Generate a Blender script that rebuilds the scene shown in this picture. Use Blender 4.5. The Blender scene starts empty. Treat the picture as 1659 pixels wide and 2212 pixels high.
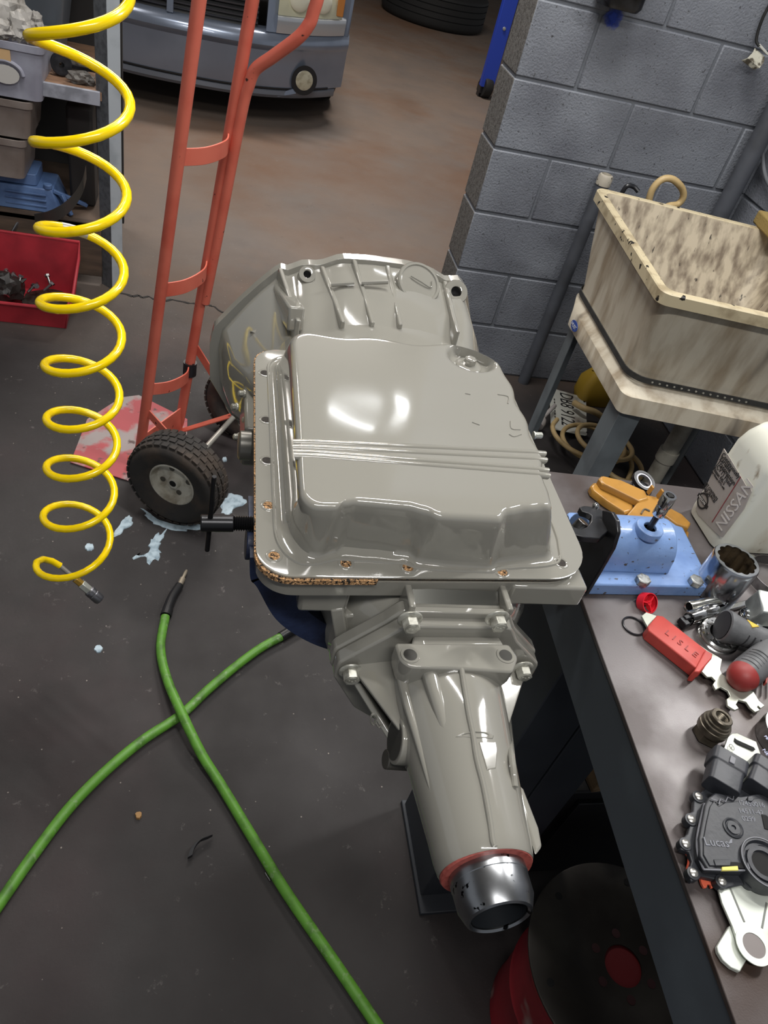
import bpy, bmesh, math, random
from mathutils import Vector as V, Matrix, noise
C = bpy.context.scene
COL = C.collection
random.seed(7)

# ---------------------------------------------------------------- camera
IW, IH, FPX = 1659, 2212, 1650.0
CAMH = 1.495
NAD = (290.0, 2910.0)
up_c = -V(((NAD[0]-IW/2)/FPX, -(NAD[1]-IH/2)/FPX, -1)).normalized()
def _ray(p): return V(((p[0]-IW/2)/FPX, -(p[1]-IH/2)/FPX, -1)).normalized()
_n = _ray((1113,163)).cross(_ray((1620,274)))
X_c = _n.cross(up_c).normalized()
if X_c.x < 0: X_c = -X_c
Y_c = up_c.cross(X_c)
ROT = Matrix((X_c, Y_c, up_c))            # camera -> world
CAMP = V((0,0,CAMH))
def wr(px,py): return ROT @ _ray((px,py))
def Z(px,py,z):
    r = wr(px,py); return CAMP + r*((z-CAMH)/r.z)
def Y(px,py,y):
    r = wr(px,py); return CAMP + r*(y/r.y)
def X(px,py,x):
    r = wr(px,py); return CAMP + r*(x/r.x)
cam = bpy.data.cameras.new('camera'); co = bpy.data.objects.new('camera', cam); COL.objects.link(co)
cam.sensor_fit = 'VERTICAL'; cam.sensor_height = 24.0; cam.lens = 24.0*FPX/IH
cam.clip_start = .02; cam.clip_end = 60
co.matrix_world = Matrix.Translation(CAMP) @ ROT.to_4x4()
C.camera = co

# ---------------------------------------------------------------- light
C.view_settings.view_transform = 'Standard'; C.view_settings.look = 'None'
C.view_settings.gamma = 1; C.view_settings.use_curve_mapping = False
C.view_settings.exposure = 0.0
wd = bpy.data.worlds.new('shop_air'); C.world = wd; wd.use_nodes = True
wd.node_tree.nodes['Background'].inputs[0].default_value = (.80,.84,.90,1)
wd.node_tree.nodes['Background'].inputs[1].default_value = .32
def area(name, loc, aim, sx, sy, power, col=(1,1,1)):
    l = bpy.data.lights.new(name,'AREA'); l.shape='RECTANGLE'; l.size=sx; l.size_y=sy; l.energy=power; l.color=col
    o = bpy.data.objects.new(name,l); COL.objects.link(o); o.location=loc
    o.rotation_euler = (V(aim)-V(loc)).to_track_quat('-Z','Y').to_euler()
    return o
area('tube_light_over_bench', (1.66,1.08,2.25), (.5,.45,.9), .10, 1.1, 27, (1,.985,.96))
area('lamp_by_pier', (.775,2.98,2.8), (.2,.6,1.0), .20, .025, .28, (.97,.99,1))
area('lamp_by_pier', (.985,3.02,2.8), (.2,.6,1.0), .07, .04, .16, (.97,.99,1))
area('ceiling_light_rear', (.9,5.9,3.5), (.5,4.6,0), 1.4, .3, 118, (1,.94,.88))
area('ceiling_light_rear', (-1.5,4.2,3.5), (-.6,4.0,0), 1.4, .3, 30, (1,.93,.86))
area('ceiling_light_mid', (.25,1.7,3.3), (.7,2.2,.5), 1.7, .06, 62, (1,.98,.95))
area('ceiling_light_front', (.1,-.6,3.0), (.5,.7,.8), 1.4, .10, 32, (1,.98,.95))

# ---------------------------------------------------------------- materials
def lin(h):
    h=h.lstrip('#'); v=[int(h[i:i+2],16)/255 for i in (0,2,4)]
    return tuple((c/12.92 if c<=.04045 else ((c+.055)/1.055)**2.4) for c in v)+(1,)
MATS={}
def M(name, col, rough=.5, metal=0, col2=None, scale=20, thr=(.45,.65), bump=0, bscale=60, coat=0, stretch=None, spec=.5, alpha=1, col3=None, scale3=200, thr3=(.6,.7), trans=0, rough2=None):
    if name in MATS: return MATS[name]
    m=bpy.data.materials.new(name); m.use_nodes=True; nt=m.node_tree; N=nt.nodes; L=nt.links
    b=N['Principled BSDF']; b.inputs['Base Color'].default_value=lin(col); b.inputs['Roughness'].default_value=rough
    b.inputs['Metallic'].default_value=metal; b.inputs['Coat Weight'].default_value=coat; b.inputs['Coat Roughness'].default_value=.05
    b.inputs['Specular IOR Level'].default_value=spec
    if alpha<1: b.inputs['Alpha'].default_value=alpha
    if trans: b.inputs['Transmission Weight'].default_value=trans
    def co_():
        t=N.new('ShaderNodeTexCoord'); src=t.outputs['Object']
        if stretch:
            mp=N.new('ShaderNodeMapping'); mp.inputs['Scale'].default_value=stretch; L.new(src,mp.inputs['Vector']); src=mp.outputs[0]
        return src
    src=None
    out=None
    def layer(prev, c, sc, th, det):
        nonlocal src
        if src is None: src=co_()
        n=N.new('ShaderNodeTexNoise'); n.inputs['Scale'].default_value=sc; n.inputs['Detail'].default_value=det; L.new(src,n.inputs['Vector'])
        r=N.new('ShaderNodeMapRange'); r.inputs[1].default_value=th[0]; r.inputs[2].default_value=th[1]; L.new(n.outputs['Fac'],r.inputs[0])
        x=N.new('ShaderNodeMix'); x.data_type='RGBA'; L.new(r.outputs[0],x.inputs[0])
        if prev is None: x.inputs[6].default_value=lin(col)
        else: L.new(prev,x.inputs[6])
        x.inputs[7].default_value=lin(c)
        return x.outputs[2], r.outputs[0]
    if col2:
        out,fac=layer(None,col2,scale,thr,6)
        if rough2 is not None:
            mr=N.new('ShaderNodeMapRange'); mr.inputs[3].default_value=rough; mr.inputs[4].default_value=rough2; L.new(fac,mr.inputs[0]); L.new(mr.outputs[0],b.inputs['Roughness'])
    if col3: out,_=layer(out,col3,scale3,thr3,3)
    if out is not None: L.new(out,b.inputs['Base Color'])
    if bump:
        if src is None: src=co_()
        n=N.new('ShaderNodeTexNoise'); n.inputs['Scale'].default_value=bscale; n.inputs['Detail'].default_value=4; L.new(src,n.inputs['Vector'])
        bp=N.new('ShaderNodeBump'); bp.inputs['Strength'].default_value=bump; bp.inputs['Distance'].default_value=.003; L.new(n.outputs['Fac'],bp.inputs['Height']); L.new(bp.outputs[0],b.inputs['Normal'])
    MATS[name]=m; return m

# ---------------------------------------------------------------- mesh builder
def cat(pts, n=8, closed=False):
    """Catmull-Rom resample."""
    P=[V(p) for p in pts]
    if len(P)<3 and not closed:
        return [P[0].lerp(P[1],i/n) for i in range(n+1)]
    out=[]; k=len(P)
    for i in range(k if closed else k-1):
        if closed: a,b,c,d=P[(i-1)%k],P[i],P[(i+1)%k],P[(i+2)%k]
        else:
            b,c=P[i],P[i+1]; a=P[i-1] if i else b*2-c; d=P[i+2] if i+2<k else c*2-b
        for j in range(n):
            t=j/n; out.append(.5*((2*b)+(c-a)*t+(2*a-5*b+4*c-d)*t*t+(3*b-a-3*c+d)*t**3))
    if not closed: out.append(P[-1])
    return out
def frame(d):
    d=V(d).normalized(); u=d.cross(V((0,0,1)) if abs(d.z)<.9 else V((1,0,0))).normalized(); return d,u,u.cross(d).normalized()
def ell(cx,cy,rx,ry,n=24,a0=0,a1=2*math.pi):
    full=abs(a1-a0-2*math.pi)<1e-6
    return [(cx+rx*math.cos(a0+(a1-a0)*i/(n if full else n-1)), cy+ry*math.sin(a0+(a1-a0)*i/(n if full else n-1))) for i in range(n)]
def rrect(x0,y0,x1,y1,r,k=5):
    o=[]
    for cx,cy,a in ((x1-r,y1-r,0),(x0+r,y1-r,90),(x0+r,y0+r,180),(x1-r,y0+r,270)):
        for i in range(k+1):
            t=math.radians(a+90*i/k); o.append((cx+r*math.cos(t),cy+r*math.sin(t)))
    return o
class MB:
    def __init__(s): s.v=[]; s.f=[]; s.m=[]
    def add(s, vs, fs, mi=0):
        o=len(s.v); s.v+= [V(v) for v in vs]; s.f+=[tuple(i+o for i in f) for f in fs]; s.m+=[mi]*len(fs); return s
    def box(s, c, size, rot=None, mi=0):
        h=V(size)/2; vs=[V((sx*h.x,sy*h.y,sz*h.z)) for sz in(-1,1) for sy in(-1,1) for sx in(-1,1)]
        if rot is not None: vs=[rot@v for v in vs]
        c=V(c); return s.add([v+c for v in vs],[(0,2,3,1),(4,5,7,6),(0,1,5,4),(2,6,7,3),(0,4,6,2),(1,3,7,5)],mi)
    def bar(s, a, b, w, h, upv=(0,0,1), mi=0):
        a=V(a);b=V(b);d=(b-a);L=d.length;d.normalize();u=V(upv);sd=d.cross(u).normalized();u=sd.cross(d)
        rot=Matrix((d,sd,u)).transposed(); return s.box((a+b)/2,(L,w,h),rot,mi)
    def loft(s, rings, caps=(True,True), closed=True, mi=0):
        n=len(rings[0]); vs=[p for r in rings for p in r]; fs=[]
        for i in range(len(rings)-1):
            for j in range(n if closed else n-1):
                a=i*n+j;b=i*n+(j+1)%n; fs.append((a,b,b+n,a+n))
        if closed:
            if caps[0]: fs.append(tuple(range(n-1,-1,-1)))
            if caps[1]: fs.append(tuple((len(rings)-1)*n+j for j in range(n)))
        return s.add(vs,fs,mi)
    def prism(s, poly, fn, mi=0):
        """poly: 2D list; fn(u,v,k) -> point, k in 0,1"""
        return s.loft([[fn(u,v,0) for u,v in poly],[fn(u,v,1) for u,v in poly]],mi=mi)
    def lathe(s, prof, o, d, n=32, mi=0, caps=(True,True), closedprof=False):
        o=V(o); d,u,w=frame(d)
        rings=[[o+d*h+(u*math.cos(2*math.pi*j/n)+w*math.sin(2*math.pi*j/n))*r for j in range(n)] for r,h in prof]
        if closedprof: rings.append(rings[0]); caps=(False,False)
        return s.loft(rings,caps,mi=mi)
    def cyl(s,a,b,r,n=24,r2=None,mi=0):
        a=V(a);b=V(b); L=(b-a).length; return s.lathe([(r,0),(r if r2 is None else r2,L)],a,b-a,n,mi)
    def hexa(s,a,b,r,mi=0): return s.cyl(a,b,r,6,mi=mi)
    def tube(s, pts, r, n=10, res=6, smooth=True, mi=0, caps=(True,True), closed=False):
        P=cat(pts,res,closed) if smooth else [V(p) for p in pts]
        if closed: P=P+[P[0]]
        rings=[]; t=(P[1]-P[0]).normalized(); _,u,_=frame(t)
        for i,p in enumerate(P):
            t=(P[min(i+1,len(P)-1)]-P[max(i-1,0)])
            if closed and i in(0,len(P)-1): t=P[1]-P[-2]
            t.normalize(); u=(u-t*u.dot(t)).normalized(); w=t.cross(u)
            rr=r(i/(len(P)-1)) if callable(r) else r
            rings.append([p+(u*math.cos(2*math.pi*j/n)+w*math.sin(2*math.pi*j/n))*rr for j in range(n)])
        return s.loft(rings,caps if not closed else (False,False),mi=mi)
    def sphere(s,c,r,n=16,sc=(1,1,1),mi=0):
        c=V(c); rings=[]
        for i in range(1,n//2):
            a=math.pi*i/(n//2); rings.append([c+V((r*math.sin(a)*math.cos(2*math.pi*j/n)*sc[0],r*math.sin(a)*math.sin(2*math.pi*j/n)*sc[1],-r*math.cos(a)*sc[2])) for j in range(n)])
        return s.loft(rings,mi=mi)
    def build(s, name, mats, parent=None, bevel=0, ang=35, smooth=True, seg=2):
        if not isinstance(mats,(list,tuple)): mats=[mats]
        org=WO.get(parent.name,V((0,0,0))) if parent else V((0,0,0))
        if parent is None:
            xs=[v.x for v in s.v];ys=[v.y for v in s.v];zs=[v.z for v in s.v]
            org=V(((min(xs)+max(xs))/2,(min(ys)+max(ys))/2,min(zs)))
        me=bpy.data.meshes.new(name); me.from_pydata([v-org for v in s.v],[],s.f); 
        for m in mats: me.materials.append(m)
        for p,mi in zip(me.polygons,s.m): p.material_index=mi
        bm=bmesh.new(); bm.from_mesh(me); bmesh.ops.recalc_face_normals(bm,faces=bm.faces); bm.to_mesh(me); bm.free()
        if smooth:
            me.polygons.foreach_set('use_smooth',[True]*len(me.polygons)); me.set_sharp_from_angle(angle=math.radians(ang))
        o=bpy.data.objects.new(name,me); COL.objects.link(o)
        if parent: o.parent=parent; WO[o.name]=org
        else: o.location=org; WO[o.name]=org
        if bevel:
            b=o.modifiers.new('bevel','BEVEL'); b.width=bevel; b.segments=seg; b.limit_method='ANGLE'; b.angle_limit=math.radians(ang); b.use_clamp_overlap=True
        return o
WO={}
def thing(name,label,catg,loc,group=None):
    o=bpy.data.objects.new(name,None); COL.objects.link(o); o.location=V(loc); o.empty_display_size=.05
    WO[o.name]=V(loc); return tag(o,label,catg,group)
def tag(o,label,catg,group=None):
    o['label']=label; o['category']=catg
    if group: o['group']=group
    return o
def struct(o): o['kind']='structure'; return o
def text(name, body, size, org, xd, yd, mat, parent, ext=.0004, align='LEFT', xs=1.0):
    cu=bpy.data.curves.new(name,'FONT'); cu.body=body; cu.size=size; cu.extrude=ext; cu.align_x=align; cu.resolution_u=2
    t=bpy.data.objects.new(name,cu); COL.objects.link(t); bpy.context.view_layer.update()
    me=bpy.data.meshes.new_from_object(t.evaluated_get(bpy.context.evaluated_depsgraph_get())); bpy.data.objects.remove(t)
    xd=V(xd).normalized(); yd=V(yd); yd=(yd-xd*yd.dot(xd)).normalized(); zd=xd.cross(yd); org=V(org)-WO[parent.name]
    for v in me.vertices: v.co=org+xd*v.co.x*xs+yd*v.co.y+zd*v.co.z
    me.materials.clear(); me.materials.append(mat)
    o=bpy.data.objects.new(name,me); COL.objects.link(o); o.parent=parent; WO[o.name]=WO[parent.name]; return o

PAINT=M('grey_gloss_paint','#8a8880',.085,coat=.7,bump=.006,bscale=160)
STEEL=M('bare_steel','#a5a5a5',.3,1,col2='#5c5a58',scale=60,thr=(.5,.75))
CHROME=M('chrome','#d4d4d2',.12,1)
ZINC=M('zinc_plate','#c4c6bd',.35,.75,col2='#8f8f86',scale=40,thr=(.5,.8))
BLACK=M('black_paint','#15161a',.35,col2='#26272b',scale=50)
RUBBER=M('black_rubber','#1b1b1b',.7,bump=.15,bscale=80)
DARK=M('dark_void','#070707',.8)

# ---------------------------------------------------------------- setting
def floor_mat():
    m=bpy.data.materials.new('stained_concrete'); m.use_nodes=True; nt=m.node_tree;N=nt.nodes;L=nt.links;b=N['Principled BSDF']
    t=N.new('ShaderNodeTexCoord'); src=t.outputs['Object']
    def ns(sc,det=6,rough=.6):
        n=N.new('ShaderNodeTexNoise'); n.inputs['Scale'].default_value=sc; n.inputs['Detail'].default_value=det; n.inputs['Roughness'].default_value=rough; L.new(src,n.inputs['Vector']); return n.outputs['Fac']
    def rng(x,a,c,lo=0,hi=1):
        r=N.new('ShaderNodeMapRange'); r.inputs[1].default_value=a;r.inputs[2].default_value=c;r.inputs[3].default_value=lo;r.inputs[4].default_value=hi; L.new(x,r.inputs[0]); return r.outputs[0]
    def mix(f,a,c):
        x=N.new('ShaderNodeMix'); x.data_type='RGBA'; L.new(f,x.inputs[0])
        for i,q in((6,a),(7,c)):
            if isinstance(q,str): x.inputs[i].default_value=lin(q)
            else: L.new(q,x.inputs[i])
        return x.outputs[2]
    near=mix(rng(ns(3.0),.35,.7),'#2a2727','#363333')
    near=mix(rng(ns(1.3),.5,.75),near,'#3d3233')
    far=mix(rng(ns(2.2),.35,.7),'#77685d','#6c635d')
    far=mix(rng(ns(.8),.48,.7),far,'#6d523f')
    # the traffic-worn reddish slab beyond the work bay; edge broken up by noise
    sep=N.new('ShaderNodeSeparateXYZ'); L.new(src,sep.inputs[0])
    ad=N.new('ShaderNodeMath'); ad.operation='MULTIPLY_ADD'; L.new(ns(1.6),ad.inputs[0]); ad.inputs[1].default_value=1.4; L.new(sep.outputs[1],ad.inputs[2])
    c=mix(rng(ad.outputs[0],-2.15,-1.0),near,far)
    c=mix(rng(ns(26,8,.75),.62,.72,0,.5),c,'#7c7674')
    c=mix(rng(ns(9,8,.8),.62,.8,0,.8),c,'#2e2b2b')
    vo=N.new('ShaderNodeTexVoronoi'); vo.inputs['Scale'].default_value=45; L.new(src,vo.inputs['Vector'])
    sp=N.new('ShaderNodeSeparateColor'); L.new(vo.outputs['Color'],sp.inputs[0])
    mu=N.new('ShaderNodeMath'); mu.operation='MULTIPLY'; L.new(rng(vo.outputs['Distance'],.085,.05,0,.85),mu.inputs[0]); L.new(rng(sp.outputs[0],.72,.80),mu.inputs[1])
    c=mix(mu.outputs[0],c,'#978e86')
    L.new(c,b.inputs['Base Color'])
    L.new(rng(ns(5),.3,.7,.5,.72),b.inputs['Roughness']); b.inputs['Specular IOR Level'].default_value=.35
    bp=N.new('ShaderNodeBump'); bp.inputs['Strength'].default_value=.25; bp.inputs['Distance'].default_value=.002; L.new(ns(120,6),bp.inputs['Height']); L.new(bp.outputs[0],b.inputs['Normal'])
    return m
mb=MB(); mb.box((0,5,-.05),(14,16,.1)); fl=struct(mb.build('floor',floor_mat()))
CEIL=M('white_ceiling','#b5b3ae',.8)
mb=MB(); mb.box((0,5,3.75),(14,16,.1)); struct(mb.build('ceiling',CEIL))
mb=MB(); mb.box((0,13.05,1.85),(14,.1,3.7)); struct(mb.build('wall_rear',M('rear_wall_paint','#5f5c58',.8)))
# crack in the slab
crackm=M('crack_dirt','#2b2827',.9)
pts=[(238,628),(300,640),(360,648),(430,655),(470,668),(520,700)]
P=[Z(x,y,.0008) for x,y in pts]
P2=[]
for i,p in enumerate(cat(P,6)): P2.append(p+V((random.uniform(-.006,.006),random.uniform(-.012,.012),0)))
mb=MB()
for i in range(len(P2)-1): mb.bar(P2[i],P2[i+1],random.uniform(.004,.013),.0012)
mb.build('crack',crackm,fl)
# blocks
WALLP=M('blue_grey_block_paint','#83878f',.5,col2='#6c6f77',scale=5,thr=(.4,.7),bump=.7,bscale=160,col3='#4c4d50',scale3=120,thr3=(.66,.72))
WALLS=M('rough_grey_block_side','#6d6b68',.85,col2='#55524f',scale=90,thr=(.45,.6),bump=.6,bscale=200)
MORT=M('painted_mortar','#70747b',.6,bump=.4,bscale=150)
WX0,WX1,WY,WYB=.8747,1.80,2.44,2.60
BH,BL,G=.2032,.4064,.009
mb=MB(); mb.box(((WX0+WX1)/2+.05,(WY+WYB)/2,1.42),(WX1-WX0+.09,WYB-WY-.010,2.84),mi=0); wb=struct(mb.build('wall_back',MORT))
mb=MB(); mb.box((WX1+.085,1.2,1.42),(.16,2.65,2.84)); wrr=struct(mb.build('wall_right',MORT))
for k in range(14):
    z0,z1=k*BH+G/2,(k+1)*BH-G/2
    x=WX0; first=True
    while x<WX1:
        l=BL/2 if (first and k%2==1) else BL
        xe=min(x+l,WX1+.02); mb=MB(); mb.box(((x+xe-G)/2+ (0 if first else G/2*0),(WY+WYB)/2,(z0+z1)/2),(xe-G-x,WYB-WY,z1-z0))
        o=mb.build('block',[WALLP,WALLS],wb,bevel=.004,seg=2)
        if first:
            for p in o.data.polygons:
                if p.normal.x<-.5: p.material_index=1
        x=xe; first=False
    y=WY-.002; first=True
    while y>.3:
        l=BL/2 if (first and k%2==0) else BL
        ye=y-l; mb=MB(); mb.box((WX1+.08,(y+ye+G)/2,(z0+z1)/2),(.162,l-G,z1-z0)); mb.build('block',WALLP,wrr,bevel=.004); y=ye; first=False
# ---------------------------------------------------------------- bench
BZ=.90
BENCHT=M('worn_steel_top','#4b4443',.46,.25,col2='#676262',scale=11,thr=(.42,.62),bump=.06,bscale=700,col3='#3c2e27',scale3=7,thr3=(.52,.68),rough2=.36)
SKIRT=M('black_bench_steel','#474d54',.5,col2='#51585f',scale=9)
bc0=V((.4547,.741,BZ)); ed=V((.0537,1,0)).normalized()
bk=(Z(1480,1050,BZ)-Z(1190,1017,BZ)).normalized()
bn=bc0-ed*1.3
be=bc0+bk*1.05
bench=thing('workbench','steel topped workbench with black side rail, along the right of the picture','workbench',(.9,.2,0))
mb=MB()
top=[bc0,be,be-ed*1.3,bn]
mb.loft([[p-V((0,0,.006)) for p in top],[p for p in top]])
mb.build('bench_top',BENCHT,bench,bevel=.001)
# channel rail under the edge (web set flush, two flanges)
def at(a,d,w=0):  # a along left edge from back corner towards camera, d outward drop, w inward
    return bc0-ed*a+V((1,0,0))*w+V((0,0,-d))
mb=MB()
prof=[(0.001,.006),(0.001,.088),(.05,.088),(.05,.082),(.009,.082),(.009,.006)]
mb.loft([[at(a,d,w) for w,d in prof] for a in (0.002,1.3)])
mb.build('side_rail',SKIRT,bench,bevel=.0015)
mb=MB(); mb.loft([[bc0+bk*a+V((0,-.001-w,-d)) for w,d in prof] for a in (.01,1.05)]); mb.build('back_rail',SKIRT,bench,bevel=.0015)
# back left leg : vertical post standing on a foot beam
LEGM=M('dark_bench_leg','#33373d',.55,col2='#2b2e34',scale=6)
fa=Z(875,1740,.09); fb=Z(905,1945,.0)
for x0_,x1_ in ((.482,.562),(.5655,.642)):
    mb=MB(); mb.box(((x0_+x1_)/2,.6125,.405),(x1_-x0_,.185,.81)); mb.build('leg',LEGM,bench,bevel=.002)
mb=MB(); mb.box((1.4,.66,.405),(.08,.08,.81)); mb.build('leg',LEGM,bench,bevel=.002)
mb=MB(); mb.box((1.4,-.4,.405),(.08,.08,.81)); mb.build('leg',LEGM,bench,bevel=.002)
mb=MB(); mb.box((.562,.60,.006),(.172,.225,.012)); mb.build('foot_plate',LEGM,bench,bevel=.002)
# black box added for the dark space under the bench, timber offcut on it
k=thing('dark_box','black box added for the dark space under the workbench','dark_box',(.98,.75,0))
CBM=M('dark_box_black','#101113',.6)
mb=MB(); mb.box((.98,.75,.17),(.62,.39,.34)); mb.build('dark_box_body',CBM,k,bevel=.004)
mb=MB(); mb.box((.98,.551,.17),(.56,.012,.29)); mb.build('dark_box_front',CBM,k,bevel=.002)
mb=MB(); mb.box((.84,.60,.361),(.26,.07,.038),Matrix.Rotation(.1,3,'Z')); tag(mb.build('timber_offcut',M('old_timber','#7d6648',.8,col2='#55442f',scale=9,stretch=(8,1,8),bump=.3,bscale=60),bevel=.002),'rough timber offcut lying on the black box under the bench','timber')

# ---------------------------------------------------------------- transmission
AX,AZ=.2355,.938
tr=thing('transmission','glossy grey painted automatic transmission held upside down in a clamp fixture','transmission',(.215,.55,.80))
RZ=1.030
# --- pan outline
def interp(tab,x):
    if x<=tab[0][0]: return tab[0][1]
    for (a,p),(b,q) in zip(tab,tab[1:]):
        if x<=b:
            t=(x-a)/(b-a); t=t*t*(3-2*t); return p+(q-p)*t
    return tab[-1][1]
def resamp(poly,n):
    P=[V((p[0],p[1],0)) for p in poly]; P.append(P[0]); d=[0]
    for a,b in zip(P,P[1:]): d.append(d[-1]+(b-a).length)
    out=[];i=0
    for k in range(n):
        s=d[-1]*k/n
        while d[i+1]<s: i+=1
        t=(s-d[i])/max(1e-9,d[i+1]-d[i]); q=P[i].lerp(P[i+1],t); out.append((q.x,q.y))
    return out
def corner(poly,radii,k=8):
    o=[];n=len(poly)
    for i in range(n):
        p=V((poly[i][0],poly[i][1],0));a=V((poly[i-1][0],poly[i-1][1],0));b=V((poly[(i+1)%n][0],poly[(i+1)%n][1],0));r=radii[i]
        u=(a-p).normalized();v=(b-p).normalized();ang=u.angle(v);t=r/math.tan(ang/2)
        c=p+(u+v).normalized()*(r/math.sin(ang/2)); s=p+u*t; e=p+v*t
        s-=c;e-=c
        for j in range(k+1):
            q=s.normalized().slerp(e.normalized(),j/k)*r
            o.append((c.x+q.x,c.y+q.y))
    return o
NP=320
RAIL=corner([(.0592,.4150),(.3690,.4262),(.3705,.7640),(.0672,.7600)],[.030,.046,.035,.030])
rail=resamp(RAIL,NP)
base=resamp(corner([(.0865,.4400),(.3330,.4480),(.3460,.7450),(.0885,.7400)],[.040,.032,.030,.030]),NP)
topo=resamp(corner([(.0885,.4410),(.3085,.4460),(.3250,.5300),(.3285,.7190),(.0955,.7010)],[.026,.020,.05,.045,.022]),NP)
def align(a,ref):
    best=min(range(NP),key=lambda k:sum((a[(i+k)%NP][0]-ref[i][0])**2+(a[(i+k)%NP][1]-ref[i][1])**2 for i in range(0,NP,8)))
    return [a[(i+best)%NP] for i in range(NP)]
base=align(base,rail); topo=align(topo,base)
# front wall: set back round the bolts, proud between them
TB=[Z(x,y,RZ+.003) for x,y in ((683,1211),(727,1200),(742,1191),(800,1196),(884,1205),(908,1222),(985,1229),(1060,1233),(1078,1221),(1130,1216),(1180,1211))]
TT=[Z(x,y,1.087) for x,y in ((683,1099),(727,1100),(740,1091),(765,1088),(877,1097),(915,1106),(950,1120),(1080,1127),(1096,1109),(1140,1102),(1180,1099))]
def pock(pts,tab):
    o=[]; T=[(p.x,p.y) for p in tab]
    for x,y in pts:
        if y<.47:
            w=max(0,min(1,(x-T[0][0]+.026)/.028))*max(0,min(1,(T[-1][0]+.022-x)/.024)); w=w*w*(3-2*w)
            y=y+(interp(T,x)-y)*w
        o.append((x,y))
    return o
TB=[p+V((0,.0055,0)) for p in TB]; base=pock(base,TB); topo=pock(topo,TT)
def wav(pts):   # slightly uneven far and right upper edge
    o=[]
    for x,y in pts:
        if y>.69: y+=.003*math.sin(x*75)-.002*math.sin(x*31)
        if x>.30: x+=.0018*math.sin(y*110)
        o.append((x,y))
    return o
topo=wav(topo)
ZT=1.0895
cx,cy=.205,.575
def lerp2(a,b,t): return [(p[0]+(q[0]-p[0])*t,p[1]+(q[1]-p[1])*t) for p,q in zip(a,b)]
DR=V((.2925,.6905,0))
def topz(x,y):
    d=math.hypot(x-DR.x,y-DR.y); z=ZT
    if d<.030: t=max(0,min(1,(d-.019)/.010)); t=t*t*(3-2*t); z-= .011*(1-t)
    z-= .0005*math.exp(-((x-.165)**2+(y-.578)**2)/.0016)
    return z
rings=[]
rings.append([V((x,y,RZ-.0022)) for x,y in rail])
rings.append([V((x,y,RZ-.0004)) for x,y in rail])
rings.append([V((x,y,RZ)) for x,y in lerp2(rail,base,.06)])
rings.append([V((x,y,RZ)) for x,y in lerp2(rail,base,.70)])
rings.append([V((x,y,RZ+.0006)) for x,y in lerp2(rail,base,.86)])
rings.append([V((x,y,RZ+.003)) for x,y in base])
for t in (.10,.3,.5,.7,.86): rings.append([V((x,y,RZ+.003+(ZT-.007-RZ-.003)*t)) for x,y in lerp2(base,topo,t*.9)])
def inset(pts,d):
    o=[]
    for x,y in pts:
        v=V((cx-x,cy-y,0)); q=v.normalized()*d; o.append((x+q.x,y+q.y))
    return o
for a in (15,35,55,75,90):
    a=math.radians(a); rings.append([V((x,y,ZT-.007+.007*math.sin(a)-(ZT-topz(x,y) if a>1.5 else 0))) for x,y in inset(lerp2(base,topo,.93+.07*math.sin(a)),.007*(1-math.cos(a)))])
edge=inset(topo,.007)
for i in range(1,46):
    t=(i/46)
    rings.append([V((x+(cx-x)*t,y+(cy-y)*t*.999,0)) for x,y in edge])
    rings[-1]=[V((p.x,p.y,topz(p.x,p.y))) for p in rings[-1]]
mb=MB(); mb.loft(rings,caps=(False,True))
pan=mb.build('oil_pan',PAINT,tr,ang=60)
# raised bead running round the flange between bolts
bead=lerp2(rail,base,.62)
mb=MB(); mb.tube([V((x,y,RZ+.0002)) for x,y in resamp(bead,110)],.0016,n=6,res=2,closed=True); mb.build('flange_bead',PAINT,pan)
# ribs across the top
for p,q in (((664,953),(1160,976)),((660,964),(1166,990)),((656,975),(1172,1012)),((654,982),(1174,1023))):
    a=Z(*p,ZT);b=Z(*q,ZT); a.x=max(a.x,.099); b.x=min(b.x,.3085+(b.y-.446)*.196-.0075); mb=MB(); mb.tube([a-V((0,0,.0034)),a.lerp(b,.015)-V((0,0,.0020)),a.lerp(b,.985)-V((0,0,.0020)),b-V((0,0,.0036))],.0034,n=24,res=2); mb.build('rib',PAINT,pan)
# drain boss
mb=MB(); mb.lathe([(.0145,0),(.0145,.0015),(.012,.003),(.008,.0032),(.008,.003)],(DR.x,DR.y,ZT-.0115),(0,0,1),28); mb.build('drain_washer',PAINT,pan)
mb=MB(); mb.hexa((DR.x,DR.y,ZT-.009),(DR.x,DR.y,ZT-.0015),.0068); mb.lathe([(.0055,0),(.0035,.0012)],(DR.x,DR.y,ZT-.0015),(0,0,1),16); mb.build('drain_plug',PAINT,pan,bevel=.0006)
# small stamped marks on the right of the pan
for q in ([(1075,852),(1098,857),(1097,872)],[(1103,910),(1105,926),(1124,928)],[(1100,938),(1110,943),(1126,938)],[(1005,850),(1016,852)],[(1020,912),(1036,918)]):
    mb=MB(); mb.tube([Z(*p,ZT+.0002) for p in q],.0007,n=6,res=3); mb.build('stamped_mark',PAINT,pan)
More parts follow.
